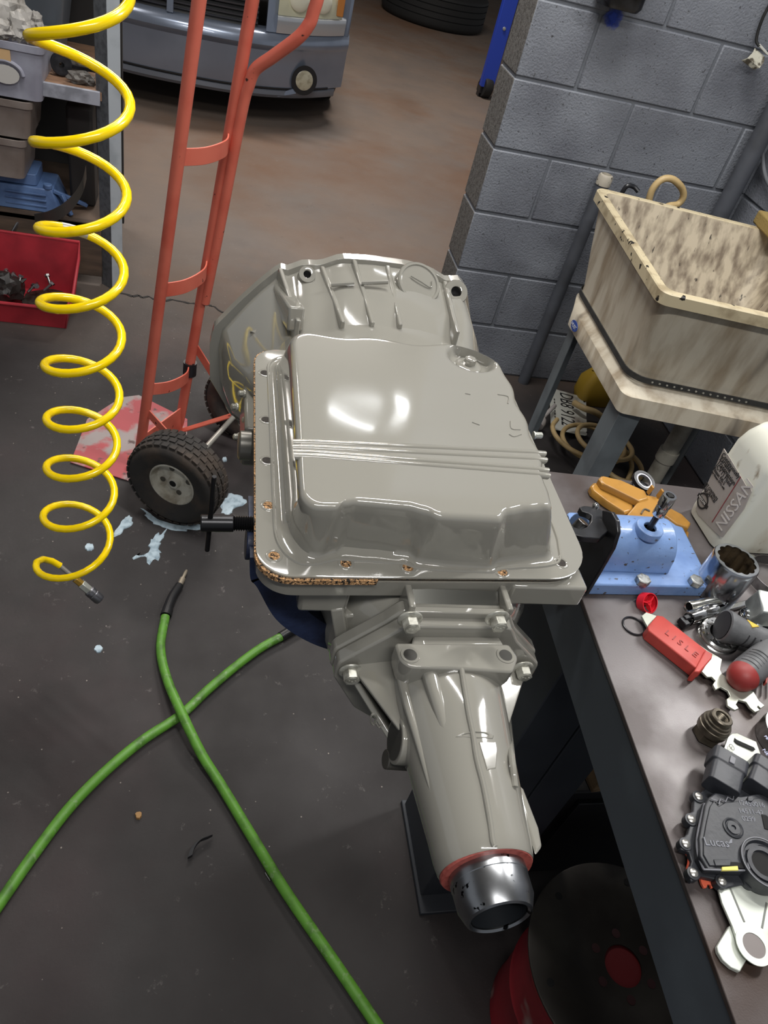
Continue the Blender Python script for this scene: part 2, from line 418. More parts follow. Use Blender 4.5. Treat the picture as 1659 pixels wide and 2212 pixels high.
# flange bolt holes
CORK=M('cork_gasket','#a37d55',.9,col2='#1a1511',scale=420,thr=(.47,.58),bump=.8,bscale=400,col3='#d9ab7c',scale3=500,thr3=(.55,.6))
HOLES=[(592,1201),(747,1217),(881,1226),(1085,1236),(1212,1216),(580,1092),(577,995),(575,907),(572,806)]
for i,h in enumerate(HOLES):
    p=Z(*h,RZ); mb=MB(); mb.lathe([(.0048,0),(.0048,.0004),(.0056,.0008),(.0068,.0006),(.0075,0)],p,(0,0,1),20,caps=(False,False)); 
    o=mb.build('bolt_hole_rim',PAINT,pan)
    mb=MB(); mb.lathe([(.0048,.0003),(.0012,.0001)],p,(0,0,1),16); mb.build('bolt_hole',CORK if i in(0,1,2,3,5) else M('hole_shadow','#2b241e',.8,col2='#0c0a08',scale=400),pan)
# gasket
mb=MB(); g=[(x,y) for x,y in rail]
def grow(pts,d,c=(.215,.585)):
    return [(x+(1 if x>c[0] else -1)*0+ (x-c[0])*d, y+(y-c[1])*d) for x,y in pts]
gs=[V((x+(-.0012 if x<.2 else -.004)*min(1,max(0,(.215-x)/.03)+ (1 if x>.2 else 0)),y+(-.0026 if x<.165 else .004)*(1 if y<.6 else -1),0)) for x,y in rail]
mb.loft([[p+V((0,0,RZ-.0072)) for p in gs],[p+V((0,0,RZ-.0024)) for p in gs]]); mb.build('pan_gasket',CORK,tr)
# case rail (under gasket) and case body
sm=[(x,y) for x,y in rail]
mb=MB(); ins=grow(rail,-.006)
mb.loft([[V((x+.002,y,1.0)) for x,y in grow(rail,-.05)],[V((x+.001,y+.001,1.004)) for x,y in ins],[V((x,y,RZ-.0074)) for x,y in ins]])
mb.build('case_rail',PAINT,tr)
def sec(y,rx,top,bot,n=40,cx=AX,pw=2.6):
    o=[]
    for i in range(n):
        a=2*math.pi*i/n; c,s=math.cos(a),math.sin(a)
        X_=math.copysign(abs(c)**(2/pw),c)*rx; Z_=math.copysign(abs(s)**(2/pw),s); Z_=Z_*(top if s>0 else bot)
        o.append(V((cx+X_,y,AZ+Z_)))
    return o
mb=MB(); mb.loft([sec(.407,.062,.058,.075),sec(.425,.080,.066,.085),sec(.450,.097,.066,.10),sec(.52,.115,.066,.115,cx=.226),sec(.70,.128,.066,.13,cx=.222),sec(.77,.14,.075,.15,cx=.225),sec(.81,.15,.085,.16)])
case=mb.build('case',PAINT,tr,ang=50)
# front-left block under gasket, vertical rib and boss seen below the cork
mb=MB(); mb.box((.124,.446,.985),(.045,.035,.032)); mb.build('case_boss',PAINT,case,bevel=.004)
mb=MB(); mb.bar((.137,.437,.975),(.158,.430,.900),.012,.02,upv=(0,1,0)); mb.build('case_rib',PAINT,case,bevel=.002)
mb=MB(); mb.bar((.155,.44,.965),(.168,.44,.91),.02,.02,upv=(0,1,0)); mb.build('case_rib',PAINT,case,bevel=.003)
# rear block of case with rail lip
mb=MB(); mb.box((.236,.4005,1.000),(.094,.007,.024)); mb.box((.1915,.411,1.006),(.006,.028,.026)); mb.box((.2805,.411,1.006),(.006,.028,.026)); mb.box((.236,.411,.994),(.088,.026,.010)); mb.build('rear_block',PAINT,case,bevel=.0015)
mb=MB(); mb.loft([[V((.195,.405,1.0)),V((.277,.405,1.0)),V((.277,.422,1.012)),V((.195,.422,1.012))],[V((.195,.405,1.0015)),V((.277,.405,1.0015)),V((.277,.422,1.0135)),V((.195,.422,1.0135))]]); mb.build('pocket_floor',M('recess_shade_alloy','#54544f',.2,.5,coat=.4),case)  # darker floor colour carries the shade of the recess
mb=MB(); mb.box((.327,.437,1.008),(.075,.03,.026)); mb.build('rear_block',PAINT,case,bevel=.003)
# --- extension housing
FY=.402
ex=MB()
def fl_poly(g=0): return [(.188-g,1.004+g),(.284+g,1.004+g),(.296+g,.985),(.331+g,.950),(.331+g,.930),(.300,.872),(.262,.845),(.205,.845),(.165,.880),(.138-g,.928),(.138-g,.950),(.176-g,.990)]
ex.prism(corner(fl_poly(),[.008,.008,.02,.012,.012,.02,.02,.02,.02,.010,.010,.02],4),lambda u,v,k:V((u,FY-.014*k,v)))
ext=ex.build('extension_housing',PAINT,tr,bevel=.002)
mb=MB(); mb.prism(corner(fl_poly(.002),[.008,.008,.02,.012,.012,.02,.02,.02,.02,.010,.010,.02],4),lambda u,v,k:V((u,FY+.014-.0135*k,v))); mb.build('case_flange',PAINT,case,bevel=.002)
# tapered barrel
mb=MB()
def rsec(y,rx,rz,cx=AX,cz=AZ,n=48): return [V((cx+rx*math.cos(2*math.pi*i/n),y,cz+rz*math.sin(2*math.pi*i/n))) for i in range(n)]
mb.loft([rsec(FY-.010,.052,.043),rsec(.375,.052,.046),rsec(.350,.051,.050),rsec(.32,.0475,.0475),rsec(.29,.0445,.0445),rsec(.26,.0418,.0418),rsec(.24,.040,.040),rsec(.222,.0388,.0388),rsec(.2125,.0372,.0372),rsec(.2105,.0362,.0362)],caps=(True,True))
mb.build('barrel',PAINT,ext,ang=60)
# mount pad
PADZ=.992
pp=[Z(853,1388,PADZ),Z(1100,1391,PADZ),Z(1120,1420,PADZ),Z(1108,1452,PADZ),Z(985,1444,PADZ),Z(885,1441,PADZ),Z(864,1425,PADZ)]
pad2=corner([(p.x,p.y) for p in pp],[.003,.004,.008,.006,.05,.012,.012],5)
mb=MB(); mb.loft([[V((AX+(x-AX)*.92,y+.003,AZ+.02)) for x,y in pad2],[V((x,y,PADZ-.016)) for x,y in pad2],[V((x,y,PADZ)) for x,y in pad2]]); mb.build('mount_pad',PAINT,ext,bevel=.002)
THR=M('threaded_hole','#3a3936',.4,.6)
for q in ((886,1415),(1092,1416)):
    p=Z(*q,PADZ); mb=MB(); mb.lathe([(.0085,0),(.0082,.0007),(.0060,.0006),(.0056,-.0)],p,(0,0,1),24,caps=(False,False)); mb.build('hole_rim',PAINT,ext)
    mb=MB(); mb.lathe([(.0058,.0005),(.0052,.0002),(.0050,.0005),(.0044,.0002),(.0042,.0005),(.0036,.0001)],p,(0,0,1),20); mb.build('threaded_hole',THR,ext)
    mb=MB(); mb.lathe([(.0037,.0004),(.0005,.0003)],p+V((.0008,-.001,0)),(0,0,1),16); mb.build('hole_floor',DARK,ext)
# saddle between flange bolts and pad
mb=MB(); mb.loft([[V((.202,FY-.013,.955)),V((.197,FY-.013,.990)),V((.277,FY-.013,.991)),V((.272,FY-.013,.955))],[V((.194,.379,.955)),V((.194,.379,.9895)),V((.279,.379,.9905)),V((.279,.379,.955))],[V((.194,.377,.955)),V((.194,.377,.9845)),V((.279,.377,.9855)),V((.279,.377,.955))],[V((.192,.360,.955)),V((.192,.360,.9845)),V((.281,.360,.9855)),V((.281,.360,.955))]]); mb.build('saddle',PAINT,ext,bevel=.002)
# parting line ridge down the barrel and side ridges
BT=[(.2105,.0362),(.222,.0388),(.24,.040),(.26,.0418),(.29,.0445),(.32,.0475),(.35,.051),(.375,.052),(.392,.052)]
def onbar(y,ang,d=0):
    r=interp(BT,y)+d
    a=math.radians(ang); return V((AX+r*math.sin(a),y,AZ+r*math.cos(a)))
def hit(px,py,d=0):
    """point of the barrel under a photo pixel"""
    r=wr(px,py); t=.45
    while t<1.4:
        p=CAMP+r*t
        if math.hypot(p.x-AX,p.z-AZ)<interp(BT,p.y)+d: return p
        t+=.0005
    return CAMP+r*.8
mb=MB(); mb.tube([hit(x,y,.0006) for x,y in ((996,1440),(1004,1490),(1012,1540),(1022,1590),(1030,1640),(1045,1700),(1058,1770),(1064,1815),(1068,1828))],.0024,n=10); mb.build('casting_ridge',PAINT,ext)
for y0,y1,a0,a1,r in ((.385,.28,-34,-31,.0085),(.385,.25,-62,-66,.005)):
    mb=MB(); mb.tube([onbar(y0+(y1-y0)*t,a0+(a1-a0)*t,.001-(.008*t if r>.006 else .004*t)) for t in (0,.3,.6,.8,1)],lambda t,r=r:r*(1-.6*t),n=12); mb.build('casting_ridge',PAINT,ext)
mb=MB(); mb.tube([hit(x,y,.0004) for x,y in ((1090,1470),(1097,1540),(1104,1620),(1112,1700))],.0028,n=10); mb.build('casting_ridge',PAINT,ext)
q=[hit(x,y,-.001) for x,y in ((976,1596),(990,1588),(1020,1582),(1050,1584),(1068,1592),(1066,1600),(1024,1598))]; cq=sum(q,V())/len(q); nn=V((cq.x-AX,0,cq.z-AZ)).normalized()
mb=MB(); mb.loft([[p for p in q],[p.lerp(cq,.12)+nn*.003 for p in q],[p.lerp(cq,.35)+nn*.0036 for p in q],[p.lerp(cq,.5)+nn*.002 for p in q]]); mb.build('casting_eye',PAINT,ext,bevel=.0005)
q=[hit(x,y,-.001) for x,y in ((1032,1604),(1070,1604),(1074,1622),(1070,1664),(1050,1668)) ]; cq=sum(q,V())/len(q)
mb=MB(); mb.loft([q,[p.lerp(cq,.06)+nn*.0022 for p in q]]); mb.build('casting_pad',PAINT,ext,bevel=.0006)
# right side strengthening fin near the end
mb=MB(); mb.prism([(.0,.0),(.06,0),(.052,.007),(.02,.011),(.006,.009)],lambda u,v,k:V((AX+.036+v*.8,.213+u,AZ+.006+.004*k+.006))); mb.build('side_fin',PAINT,ext,bevel=.002)
# gusset webs from flange ears
def plate3(a,b,c,th,name,bev=.0015):
    a,b,c=V(a),V(b),V(c); n=(b-a).cross(c-a).normalized()*th/2
    mb=MB(); mb.loft([[a-n,b-n,c-n],[a+n,b+n,c+n]]); return mb.build(name,PAINT,ext,bevel=bev)
plate3((.150,FY-.012,.944),(.204,FY-.012,.955),(.200,.300,.940),.006,'gusset')
plate3((.150,FY-.012,.936),(.190,FY-.012,.900),(.205,.300,.905),.006,'gusset')
plate3((.322,FY-.012,.940),(.272,FY-.012,.950),(.274,.310,.940),.006,'gusset')
# sensor boss on the left flank, plug below it
sc_=X(852,1598,.184); sc_.z=min(sc_.z,.97)
mb=MB(); mb.lathe([(.0195,0),(.0205,.001),(.0205,.016),(.0185,.03),(.016,.045)],sc_,(1,-.04,-.12),36); sb=mb.build('sensor_boss',PAINT,ext,bevel=.0006)
mb=MB(); mb.lathe([(.0170,-.0004),(.0003,-.0003)],sc_,(1,-.04,-.12),24); mb.build('boss_end_shade',M('boss_shadow','#3b3a37',.6),ext)  # dark disc paints the shade on the end of the boss
p0=X(832,1640,.180); mb=MB(); mb.cyl(p0,p0+V((.022,0,-.004)),.0085,20); mb.build('sensor_plug',M('dull_plug','#5b5954',.45,.5),ext,bevel=.001)
# cast ring mark on gusset
mb=MB(); mb.tube([Y(x,y,.345)+V((0,-.002,0)) for x,y in ((800,1545),(806,1538),(812,1546),(808,1560),(801,1556))],.0011,n=6,closed=True,res=3); mb.tube([Y(x,y,.343) for x,y in ((812,1562),(818,1570),(826,1566))],.001,n=6,res=3); mb.build('cast_mark',PAINT,ext)
# flange bolts
BOLT=M('painted_zinc_bolt','#b9b8ae',.3,.4,col2='#908e84',scale=150)
def hexbolt(p,d,parent,r=.0075,fr=.0108,h=.0085,mat=None,name='flange_bolt'):
    p=V(p);d=V(d).normalized(); mb=MB()
    mb.lathe([(fr*.9,0),(fr,.0008),(fr,.0018),(fr*.85,.003),(r*.9,.0032)],p,d,24); mb.hexa(p+d*.003,p+d*(.003+h),r); mb.lathe([(r*.82,0),(r*.7,.0007)],p+d*(.003+h),d,18)
    return mb.build(name,mat or BOLT,parent,bevel=.0006)
for q in ((885,1335),(1073,1333),(757,1447),(1127,1441)):
    p=Y(*q,FY-.016); b=hexbolt(p,(0,-1,-.04),tr)
    e=p+V((0,-.0125,0))
    for k in range(3):
        mb=MB(); mb.tube([e+V((.0014*(k-1)*2-.0008,0,.0012-.0012*(k%2))),e+V((.0014*(k-1)*2+.0008,0,.0014-.0012*(k%2)))],.0004,n=5,smooth=False); mb.build('head_mark',BOLT,b)
# output seal, slip sleeve
SEAL=M('red_seal','#a4544c',.45,col2='#8a3f38',scale=200)
mb=MB(); mb.lathe([(.0275,.0),(.0358,.0),(.0362,.0015),(.0352,.003),(.0275,.003)],(AX,.2110,AZ),(.01,-1,.06),48,closedprof=True); mb.build('output_seal',SEAL,tr)
SLV=M('oily_yoke','#a3a5a8',.28,1,col2='#8b8d90',scale=30,col3='#141415',scale3=95,thr3=(.645,.67))
SD=V((.02,-1,.085)).normalized(); SO=V((AX,.2095,AZ))
mb=MB(); mb.lathe([(.0295,-.004),(.0298,.009),(.0293,.0095),(.0290,.024),(.0248,.034),(.0228,.0350),(.0212,.0335),(.0208,.004),(.0208,0)],SO,SD,56,closedprof=True); slv=mb.build('slip_sleeve',SLV,tr,ang=30)
mb=MB(); mb.lathe([(.0214,.0105),(.0005,.010)],SO,SD,32); mb.build('sleeve_bore',M('bore_dark','#191c1e',.4,.3),slv)
mb=MB(); mb.lathe([(.02075,.0325),(.02075,.0105)],SO,SD,40,caps=(False,False)); mb.build('bore_wall',M('bore_wall','#23262a',.35,.3),slv)
for px_y in ((1046,1870),(1080,1872)):
    p=Y(*px_y,.2045); rad=V((p.x-AX,0,p.z-AZ)).normalized(); p=V((AX,.2030,AZ))+rad*.0299; mb=MB(); mb.lathe([(.0014,0),(.0003,.0002)],p,rad,12); mb.build('oil_hole',DARK,slv)
# --- bell housing
BY=.95
prof=[Y(x,y,BY) for x,y in ((453,735),(462,698),(480,680),(520,640),(560,604),(603,570),(622,574),(655,562),(690,564),(735,549),(800,553),(880,564),(930,578),(962,598),(990,596),(1005,612),(1008,640),(1014,690))]
tp=[(p.x,p.z) for p in prof]
low=[(.392,.95),(.395,.88),(.37,.80),(.31,.745),(.235,.735),(.14,.75),(.06,.80),(.025,.86)]
out=tp+low
NB=120
bo=resamp(out,NB); 
inner=[]
for i,(x,z) in enumerate(bo):
    v=V((x-AX,0,z-AZ)); a=math.atan2(v.z,v.x); 
    rx=.150; top=.100; bot=.16
    zz=math.sin(a)*(top if v.z>0 else bot); inner.append((AX+math.cos(a)*rx*1.0,AZ+zz))
def ring(t,y,sc=1,off=0): return [V((a[0]+(b[0]-a[0])*t,y,a[1]+(b[1]-a[1])*t-off)) for a,b in zip(inner,bo)]
mb=MB()
def shr(t,y,m): return [V((AX+(p.x-AX)*(1-m/max(.05,math.hypot(p.x-AX,p.z-AZ))),y,AZ+(p.z-AZ)*(1-m/max(.05,math.hypot(p.x-AX,p.z-AZ))))) for p in ring(t,y)]
mb.loft([ring(0,.79),shr(.30,.815,.004),shr(.66,.86,.012),shr(.86,.895,.015),shr(.97,.925,.016),shr(.98,.9365,.015),ring(1,.9385),ring(1,.9535),ring(.9,.954),ring(.86,.953),ring(.60,.86),ring(.1,.81)],caps=(True,True))
bell=mb.build('bell_housing',PAINT,tr,ang=40,bevel=.002)
def belltop(px,py,y):
    return Y(px,py,y)
for q0,q1 in (((606,578),(645,692)),((697,574),(742,694)),((766,560),(806,696)),((838,572),(866,700)),((962,606),(990,716))):
    a=Y(*q0,.936); b=Y(*q1,.815)
    mb=MB(); mb.loft([[b+V((-.004,0,-.05)),b+V((-.0028,0,0)),b+V((.0028,0,0)),b+V((.004,0,-.05))],[a+V((-.0045,0,-.05)),a+V((-.003,0,.0)),a+V((.003,0,.0)),a+V((.0045,0,-.05))]]); mb.build('bell_rib',PAINT,bell,bevel=.0015)
# transverse step between ribs
for q0,q1,y in (((715,615),(765,612),.885),((780,611),(838,609),.885)):
    mb=MB(); mb.tube([Y(*q0,y),Y(*q1,y)],.003,n=8,smooth=False); mb.build('bell_step',PAINT,bell)
# round cover on right shoulder
cpt=Y(905,612,.900); nrm=V((.12,-.55,.8)).normalized()
mb=MB(); mb.lathe([(.0300,-.02),(.0300,.0),(.0285,.002),(.0255,.002),(.0245,.0005),(.001,.0005)],cpt,nrm,40); cv=mb.build('round_cover',PAINT,bell)
mb=MB(); mb.tube([cpt+nrm*.0012+V(q) for q in ((-.012,.004,.006),(.002,.0,.002),(.016,-.002,-.003),(.018,.006,.002))],.0008,n=6); mb.build('cover_mark',PAINT,cv)
# ears with bolt holes
for q,r in (((664,592),.0110),((986,630),.0165)):
    p=Y(*q,.915); dd=V((0,-.72,.69)); mb=MB(); mb.lathe([(r*.45,-.006),(r*.45,-.0004),(r*.55,0),(r*.95,0),(r,-.0015),(r,-.05)],p,dd,28); e=mb.build('bolt_ear',PAINT,bell)
    mb=MB(); mb.lathe([(r*.44,-.004),(.0005,-.004)],p,dd,20); mb.build('ear_hole',DARK,bell)
# left inner face details: facets and a web
mb=MB(); mb.loft([[Y(540,715,.87),Y(595,700,.87),Y(600,745,.84)],[Y(540,715,.87)+V((0,.02,-.02)),Y(595,700,.87)+V((0,.02,-.02)),Y(600,745,.84)+V((0,.02,-.02))]]); mb.build('bell_facet',PAINT,bell,bevel=.001)
mb=MB(); mb.bar(Y(605,640,.92),Y(640,690,.82),.02,.03); mb.build('bell_facet',PAINT,bell,bevel=.003)
# left side of case: shift linkage and cooler fittings in shadow
mb=MB(); mb.lathe([(.017,0),(.017,.012),(.014,.014)],(.070,.70,.935),(-1,0,0),28); mb.cyl((.075,.70,.935),(.12,.70,.935),.011,16); mb.build('shift_shaft',M('shaft_grey','#77756f',.35,.5),tr)
for k,(dx,dz,dy) in enumerate(((0,0,0),(.01,.012,.02),(-.004,.016,.04),(.012,-.01,.03),(.004,.03,.05))):
    hexbolt((.062+dx,.76+dy,.90+dz),(-1,-.3,.2),tr,r=.004,fr=.0055,h=.005,mat=BOLT,name='case_bolt')
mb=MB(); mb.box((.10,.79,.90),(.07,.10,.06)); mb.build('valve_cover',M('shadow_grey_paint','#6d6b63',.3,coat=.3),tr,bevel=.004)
hexbolt(Z(1168,942,1.0)+V((-.01,0,0)),(1,0,.1),tr,r=.004,fr=.005,h=.008,mat=ZINC,name='side_bolt')

# ---------------------------------------------------------------- holding fixture
fx=thing('holding_fixture','black and blue clamp fixture bolted to the bench, gripping the transmission case','fixture',(.53,.56,BZ))
NAVY=M('navy_cast_iron','#25304d',.5,col2='#1a2034',scale=25,bump=.3,bscale=120)
LBLUE=M('light_blue_enamel','#7390bf',.38,col2='#5f7cae',scale=30,thr=(.5,.8),coat=.2,bump=.2,bscale=120,col3='#4a4540',scale3=150,thr3=(.66,.70))
fbl,fbr=Z(1262,1287,BZ),Z(1522,1292,BZ); 
bp=[(.4475,.520),(.611,.523),(.6205,.640),(.46,.640)]
mb=MB(); mb.prism(corner(bp,[.006]*4,3),lambda u,v,k:V((u,v,BZ+.0005+.018*k))); base_o=mb.build('base_plate',LBLUE,fx,bevel=.002)
# arched housing along x
yfr=Z(1395,1239,BZ+.0185).y; hr=.0345; hz=.972-.008-hr; BT_=Z(1407,1135,.972)
def arch(x):
    cyy=yfr+hr+.002
    return [V((x,cyy-hr-.002,BZ+.018)),V((x,cyy-hr,hz))]+[V((x,cyy+hr*math.cos(a),hz+hr*math.sin(a))) for a in [math.pi-i*math.pi/14 for i in range(1,14)]]+[V((x,cyy+hr,hz)),V((x,cyy+hr+.002,BZ+.018))]
mb=MB(); mb.loft([arch(.447),arch(.558)]); mb.build('arched_housing',LBLUE,fx,bevel=.002,ang=50)
mb=MB(); mb.lathe([(.0075,-.002),(.016,-.002),(.016,.008),(.0155,.009),(.0075,.009)],(BT_.x,BT_.y,.961),(0,0,1),28,closedprof=True); mb.build('lock_boss',LBLUE,fx,bevel=.001)
mb=MB(); mb.lathe([(.0076,.966-.961),(.0003,.966-.961)],(BT_.x,BT_.y,.961),(0,0,1),20); mb.build('boss_well',DARK,fx)
for q in ((1386,1258),(1500,1260)):
    p=Z(*q,BZ+.019); mb=MB(); mb.hexa(p,p+V((.0,0,.007)),.0088); mb.lathe([(.0075,0),(.0068,.0006)],p+V((0,0,.007)),(0,0,1),18); mb.build('base_bolt',M('dull_zinc_bolt','#a8aaa8',.35,.7,col2='#6d6d69',scale=200),fx,bevel=.0006)
# black end plate (faces the case) with hooked claw and foot
BK=M('black_gloss_steel','#0e0f12',.38,coat=.1,col2='#1d1e23',scale=60)
px_=.4440
def XP(x,y): 
    p=X(x,y,px_); return (p.y,p.z)
px_=.4405
pp1=[XP(x,y) for x,y in ((1300,1102),(1320,1106),(1331,1124),(1333,1150),(1322,1185),(1296,1230),(1263,1285),(1200,1290),(1204,1262),(1228,1200),(1250,1170),(1288,1152),(1300,1125))]
mb=MB(); mb.prism(pp1,lambda u,v,k:V((px_+.005*k,u,v))); mb.build('end_plate',BK,fx,bevel=.0012)
f0=X(1262,1286,px_); mb=MB(); mb.loft([[f0+V((-.060,-.002,.003)),f0+V((.0,-.002,.0)),f0+V((.004,.0,.0)),f0+V((.004,.06,0)),f0+V((-.060,.06,.003))],[f0+V((-.060,-.002,.006)),f0+V((-.003,-.002,.003)),f0+V((.004,.0,.003)),f0+V((.004,.06,.003)),f0+V((-.060,.06,.006))]]); mb.build('bracket_foot',BK,fx,bevel=.0008)
# claw: C shaped hook plate, opening up-left
hc=[(1252,1095),(1262,1092),(1291,1095),(1325,1117),(1322,1140),(1296,1163),(1262,1160),(1238,1154),(1220,1142),(1214,1130),(1218,1116),(1224,1111),(1229,1115),(1231,1126),(1240,1138),(1254,1143),(1268,1138),(1277,1126),(1278,1114),(1270,1108),(1256,1104)]
HZ=.992
mb=MB(); q=[Z(x,y,HZ) for x,y in hc]; 
mb.loft([[p-V((0,0,.008)) for p in q],q]); mb.build('hook_claw',BK,fx,bevel=.001)
p=Z(1254,1134,HZ-.012); mb=MB(); mb.cyl(p+V((-.004,-.002,-.010)),p+V((.003,.001,.004)),.0075,20); mb.build('clamp_stud',STEEL,fx,bevel=.0008)
mb=MB(); p=Z(1286,1094,HZ); mb.sphere(p+V((0,0,.001)),.004,14); mb.build('ball_stud',CHROME,fx)
p=f0+V((-.050,.008,.002)); mb=MB(); mb.lathe([(.011,0),(.011,.003),(.006,.006)],p,(0,-.4,-1),24); mb.build('clamp_bolt',STEEL,fx)
# navy C arm round the lower case
oc=[(.0569,1.012),(.0600,.985),(.0675,.9725),(.0893,.9289),(.1199,.8989),(.1542,.8802),(.20,.868),(.262,.866)]
ocs=[V((x,0,z)) for x,z in oc]; ocs=cat(ocs,6)
mb=MB(); rings=[]
for i,p in enumerate(ocs):
    t=(ocs[min(i+1,len(ocs)-1)]-ocs[max(i-1,0)]).normalized(); nn=V((t.z,0,-t.x)); 
    if nn.z<0 and False: nn=-nn
    nn=V((-t.z,0,t.x))
    w=.016
    y0,y1=.452,.53
    rings.append([V((p.x,y0,p.z)),V((p.x,y1,p.z)),V((p.x,y1,p.z))+nn*.010,V((p.x,y0+.022,p.z))+nn*.010,V((p.x,y0+.022,p.z))+nn*w*1.9,V((p.x,y0,p.z))+nn*w*1.9] )
mb.loft(rings); mb.build('curved_arm',NAVY,fx,bevel=.002,ang=40)
mb=MB(); mb.lathe([(.015,0),(.015,.012)],(.0545,.478,1.003),(1,0,0),24); mb.cyl((.055,.478,1.003),(.075,.478,1.003),.012); mb.build('arm_boss',NAVY,fx,bevel=.001)
# clamp screw with sliding T bar
s0=Y(433,1130,.48); s1=Y(545,1131,.48)
SCR=M('blackened_screw','#2b2b2d',.3,.7)
d=(s1-s0).normalized(); mb=MB(); mb.lathe([(.0068,0),(.0075,.0008),(.0075,.0275),(.0068,.028)],s0,d,24); sc=mb.build('clamp_screw',SCR,fx,bevel=.0004)
mb=MB(); pr=[(.0052,0)]
for k in range(9): pr+=[(.0070,.0006+k*.002),(.0052,.0016+k*.002)]
mb.lathe(pr,s0+d*.028,d,20); mb.build('screw_thread',SCR,sc)
t0=Y(453,1030,.474); t1=Y(449,1184,.474); m_=s0+d*.008
mb=MB(); mb.tube([m_+V((.0,-.0005,.054)),m_+V((-.0003,0,-.034))],.0023,n=10,smooth=False); mb.build('t_bar',SCR,sc,bevel=.0004)
# ---------------------------------------------------------------- small things on the bench
def flatmb(mb, pxs, z0, z1, mi=0):
    q=[Z(x,y,z1) for x,y in pxs]
    return mb.loft([[V((p.x,p.y,z0)) for p in q],q],mi=mi)
def flat(name, pxs, z0, z1, mat, parent=None, bevel=.0005):
    mb=MB(); flatmb(mb,pxs,z0,z1); return mb.build(name,mat,parent,bevel=bevel)
def pxm(x,y,z=.9): return FPX/((Z(x,y,z)-CAMP).length*1.0)   # pixels per metre there

# amber plastic clip tool
AMB=M('amber_plastic','#ab7c34',.35,col2='#8a6126',scale=40,thr=(.5,.8),coat=.2)
am=thing('plastic_clip','amber plastic long-armed clip tool behind the light blue fixture','clip',Z(1390,1105,BZ))
def arm(name,pts,z,h):
    q=[Z(x,y,z+h) for x,y in pts]; mb=MB(); mb.loft([[p-V((0,0,h)) for p in q],[p-V((0,0,h*.25)) for p in q],[p.lerp(sum(q,V())/len(q),.10)for p in q]]); return mb.build(name,AMB,am,bevel=.0008)
a1=arm('arm',[(1294,1032),(1300,1026),(1342,1036),(1396,1060),(1404,1078),(1384,1084),(1340,1062),(1302,1044)],BZ+.012,.010)
a2=arm('arm',[(1276,1048),(1284,1040),(1316,1054),(1372,1078),(1368,1104),(1352,1108),(1310,1082),(1280,1058)],BZ+.001,.011)
a3=arm('arm',[(1432,1096),(1440,1092),(1474,1110),(1494,1130),(1488,1140),(1462,1132),(1434,1112)],BZ+.012,.009)
a4=arm('arm',[(1440,1118),(1452,1116),(1490,1150),(1488,1160),(1476,1166),(1462,1156)],BZ+.001,.009)
mb=MB()
flatmb(mb,[(1376,1086),(1398,1068),(1424,1074),(1432,1098),(1416,1120),(1372,1122),(1354,1112)],BZ+.001,BZ+.020); mb.build('hinge_body',AMB,am,bevel=.002)
for x,y in ((1397,1052),(1418,1060)):
    p=Z(x+2,y+14,BZ+.02); mb=MB(); mb.bar(p,p+V((.0015,.0,.013)),.006,.003,upv=(1,0,0)); mb.build('prong',AMB,am,bevel=.0008)
mb=MB(); mb.tube([Z(x,y,BZ+.021) for x,y in ((1385,1110),(1392,1100),(1404,1104))],.0012,n=6); mb.build('spring',M('dull_wire','#8a8478',.3,.8),am)

# seal rings, one on the other
def ringobj(name,px,z,R,r,mat,label,tilt=(0,0,1),inner=None,catg='seal',group=None):
    c=Z(*px,z); t=thing(name,label,catg,c)
    d=V(tilt).normalized()
    mb=MB(); mb.lathe([(R-r,-r*.7),(R,-r*.7),(R+.0005,0),(R,r*.7),(R-r,r*.7),(R-r-.0004,0)],c,d,40,closedprof=True); mb.build('rubber_ring',mat,t,bevel=.0003)
    if inner: mb=MB(); mb.lathe([(R-r*1.6,-r*.4),(R-r,-r*.4),(R-r,r*.55),(R-r*1.6,r*.55)],c,d,40,closedprof=True); mb.build('inner_lip',inner,t)
    return t
GL=M('grey_lip','#8d8d92',.3,.6)
RUBG=M('glossy_black_rubber','#17161b',.3)
ringobj('seal_ring',(1384,1056),BZ+.004,.0150,.0035,RUBG,'lower black rubber seal ring, mostly under the other seal, behind the amber clip',inner=GL)
ringobj('seal_ring',(1390,1040),BZ+.016,.0165,.0042,RUBG,'upper black rubber seal ring with grey lip, tilted on the lower one behind amber clip',tilt=(.1,-.25,1),inner=GL)

# hex bit in a socket adapter standing in the fixture lock boss
bs=thing('bit_socket','chrome square-drive socket with black hex bit standing in the blue fixture boss','socket',(BT_.x,BT_.y,.965))
mb=MB(); mb.hexa((BT_.x,BT_.y,.9665),(BT_.x,BT_.y,.992),.0038); mb.build('hex_bit',BLACK,bs,bevel=.0003)
o=V((BT_.x,BT_.y,.989)); mb=MB()
mb.lathe([(.0040,0),(.0068,0),(.0072,.001),(.0072,.011),(.0066,.012),(.0066,.0135),(.0080,.015),(.0080,.029),(.0075,.030),(.0050,.030),(.0049,.020),(.001,.020)],o,(0,0,1),28); mb.build('socket_body',CHROME,bs)
mb=MB(); mb.box(o+V((0,0,.0302)),(.0068,.0068,.0008)); mb.build('square_drive_hole',DARK,bs)

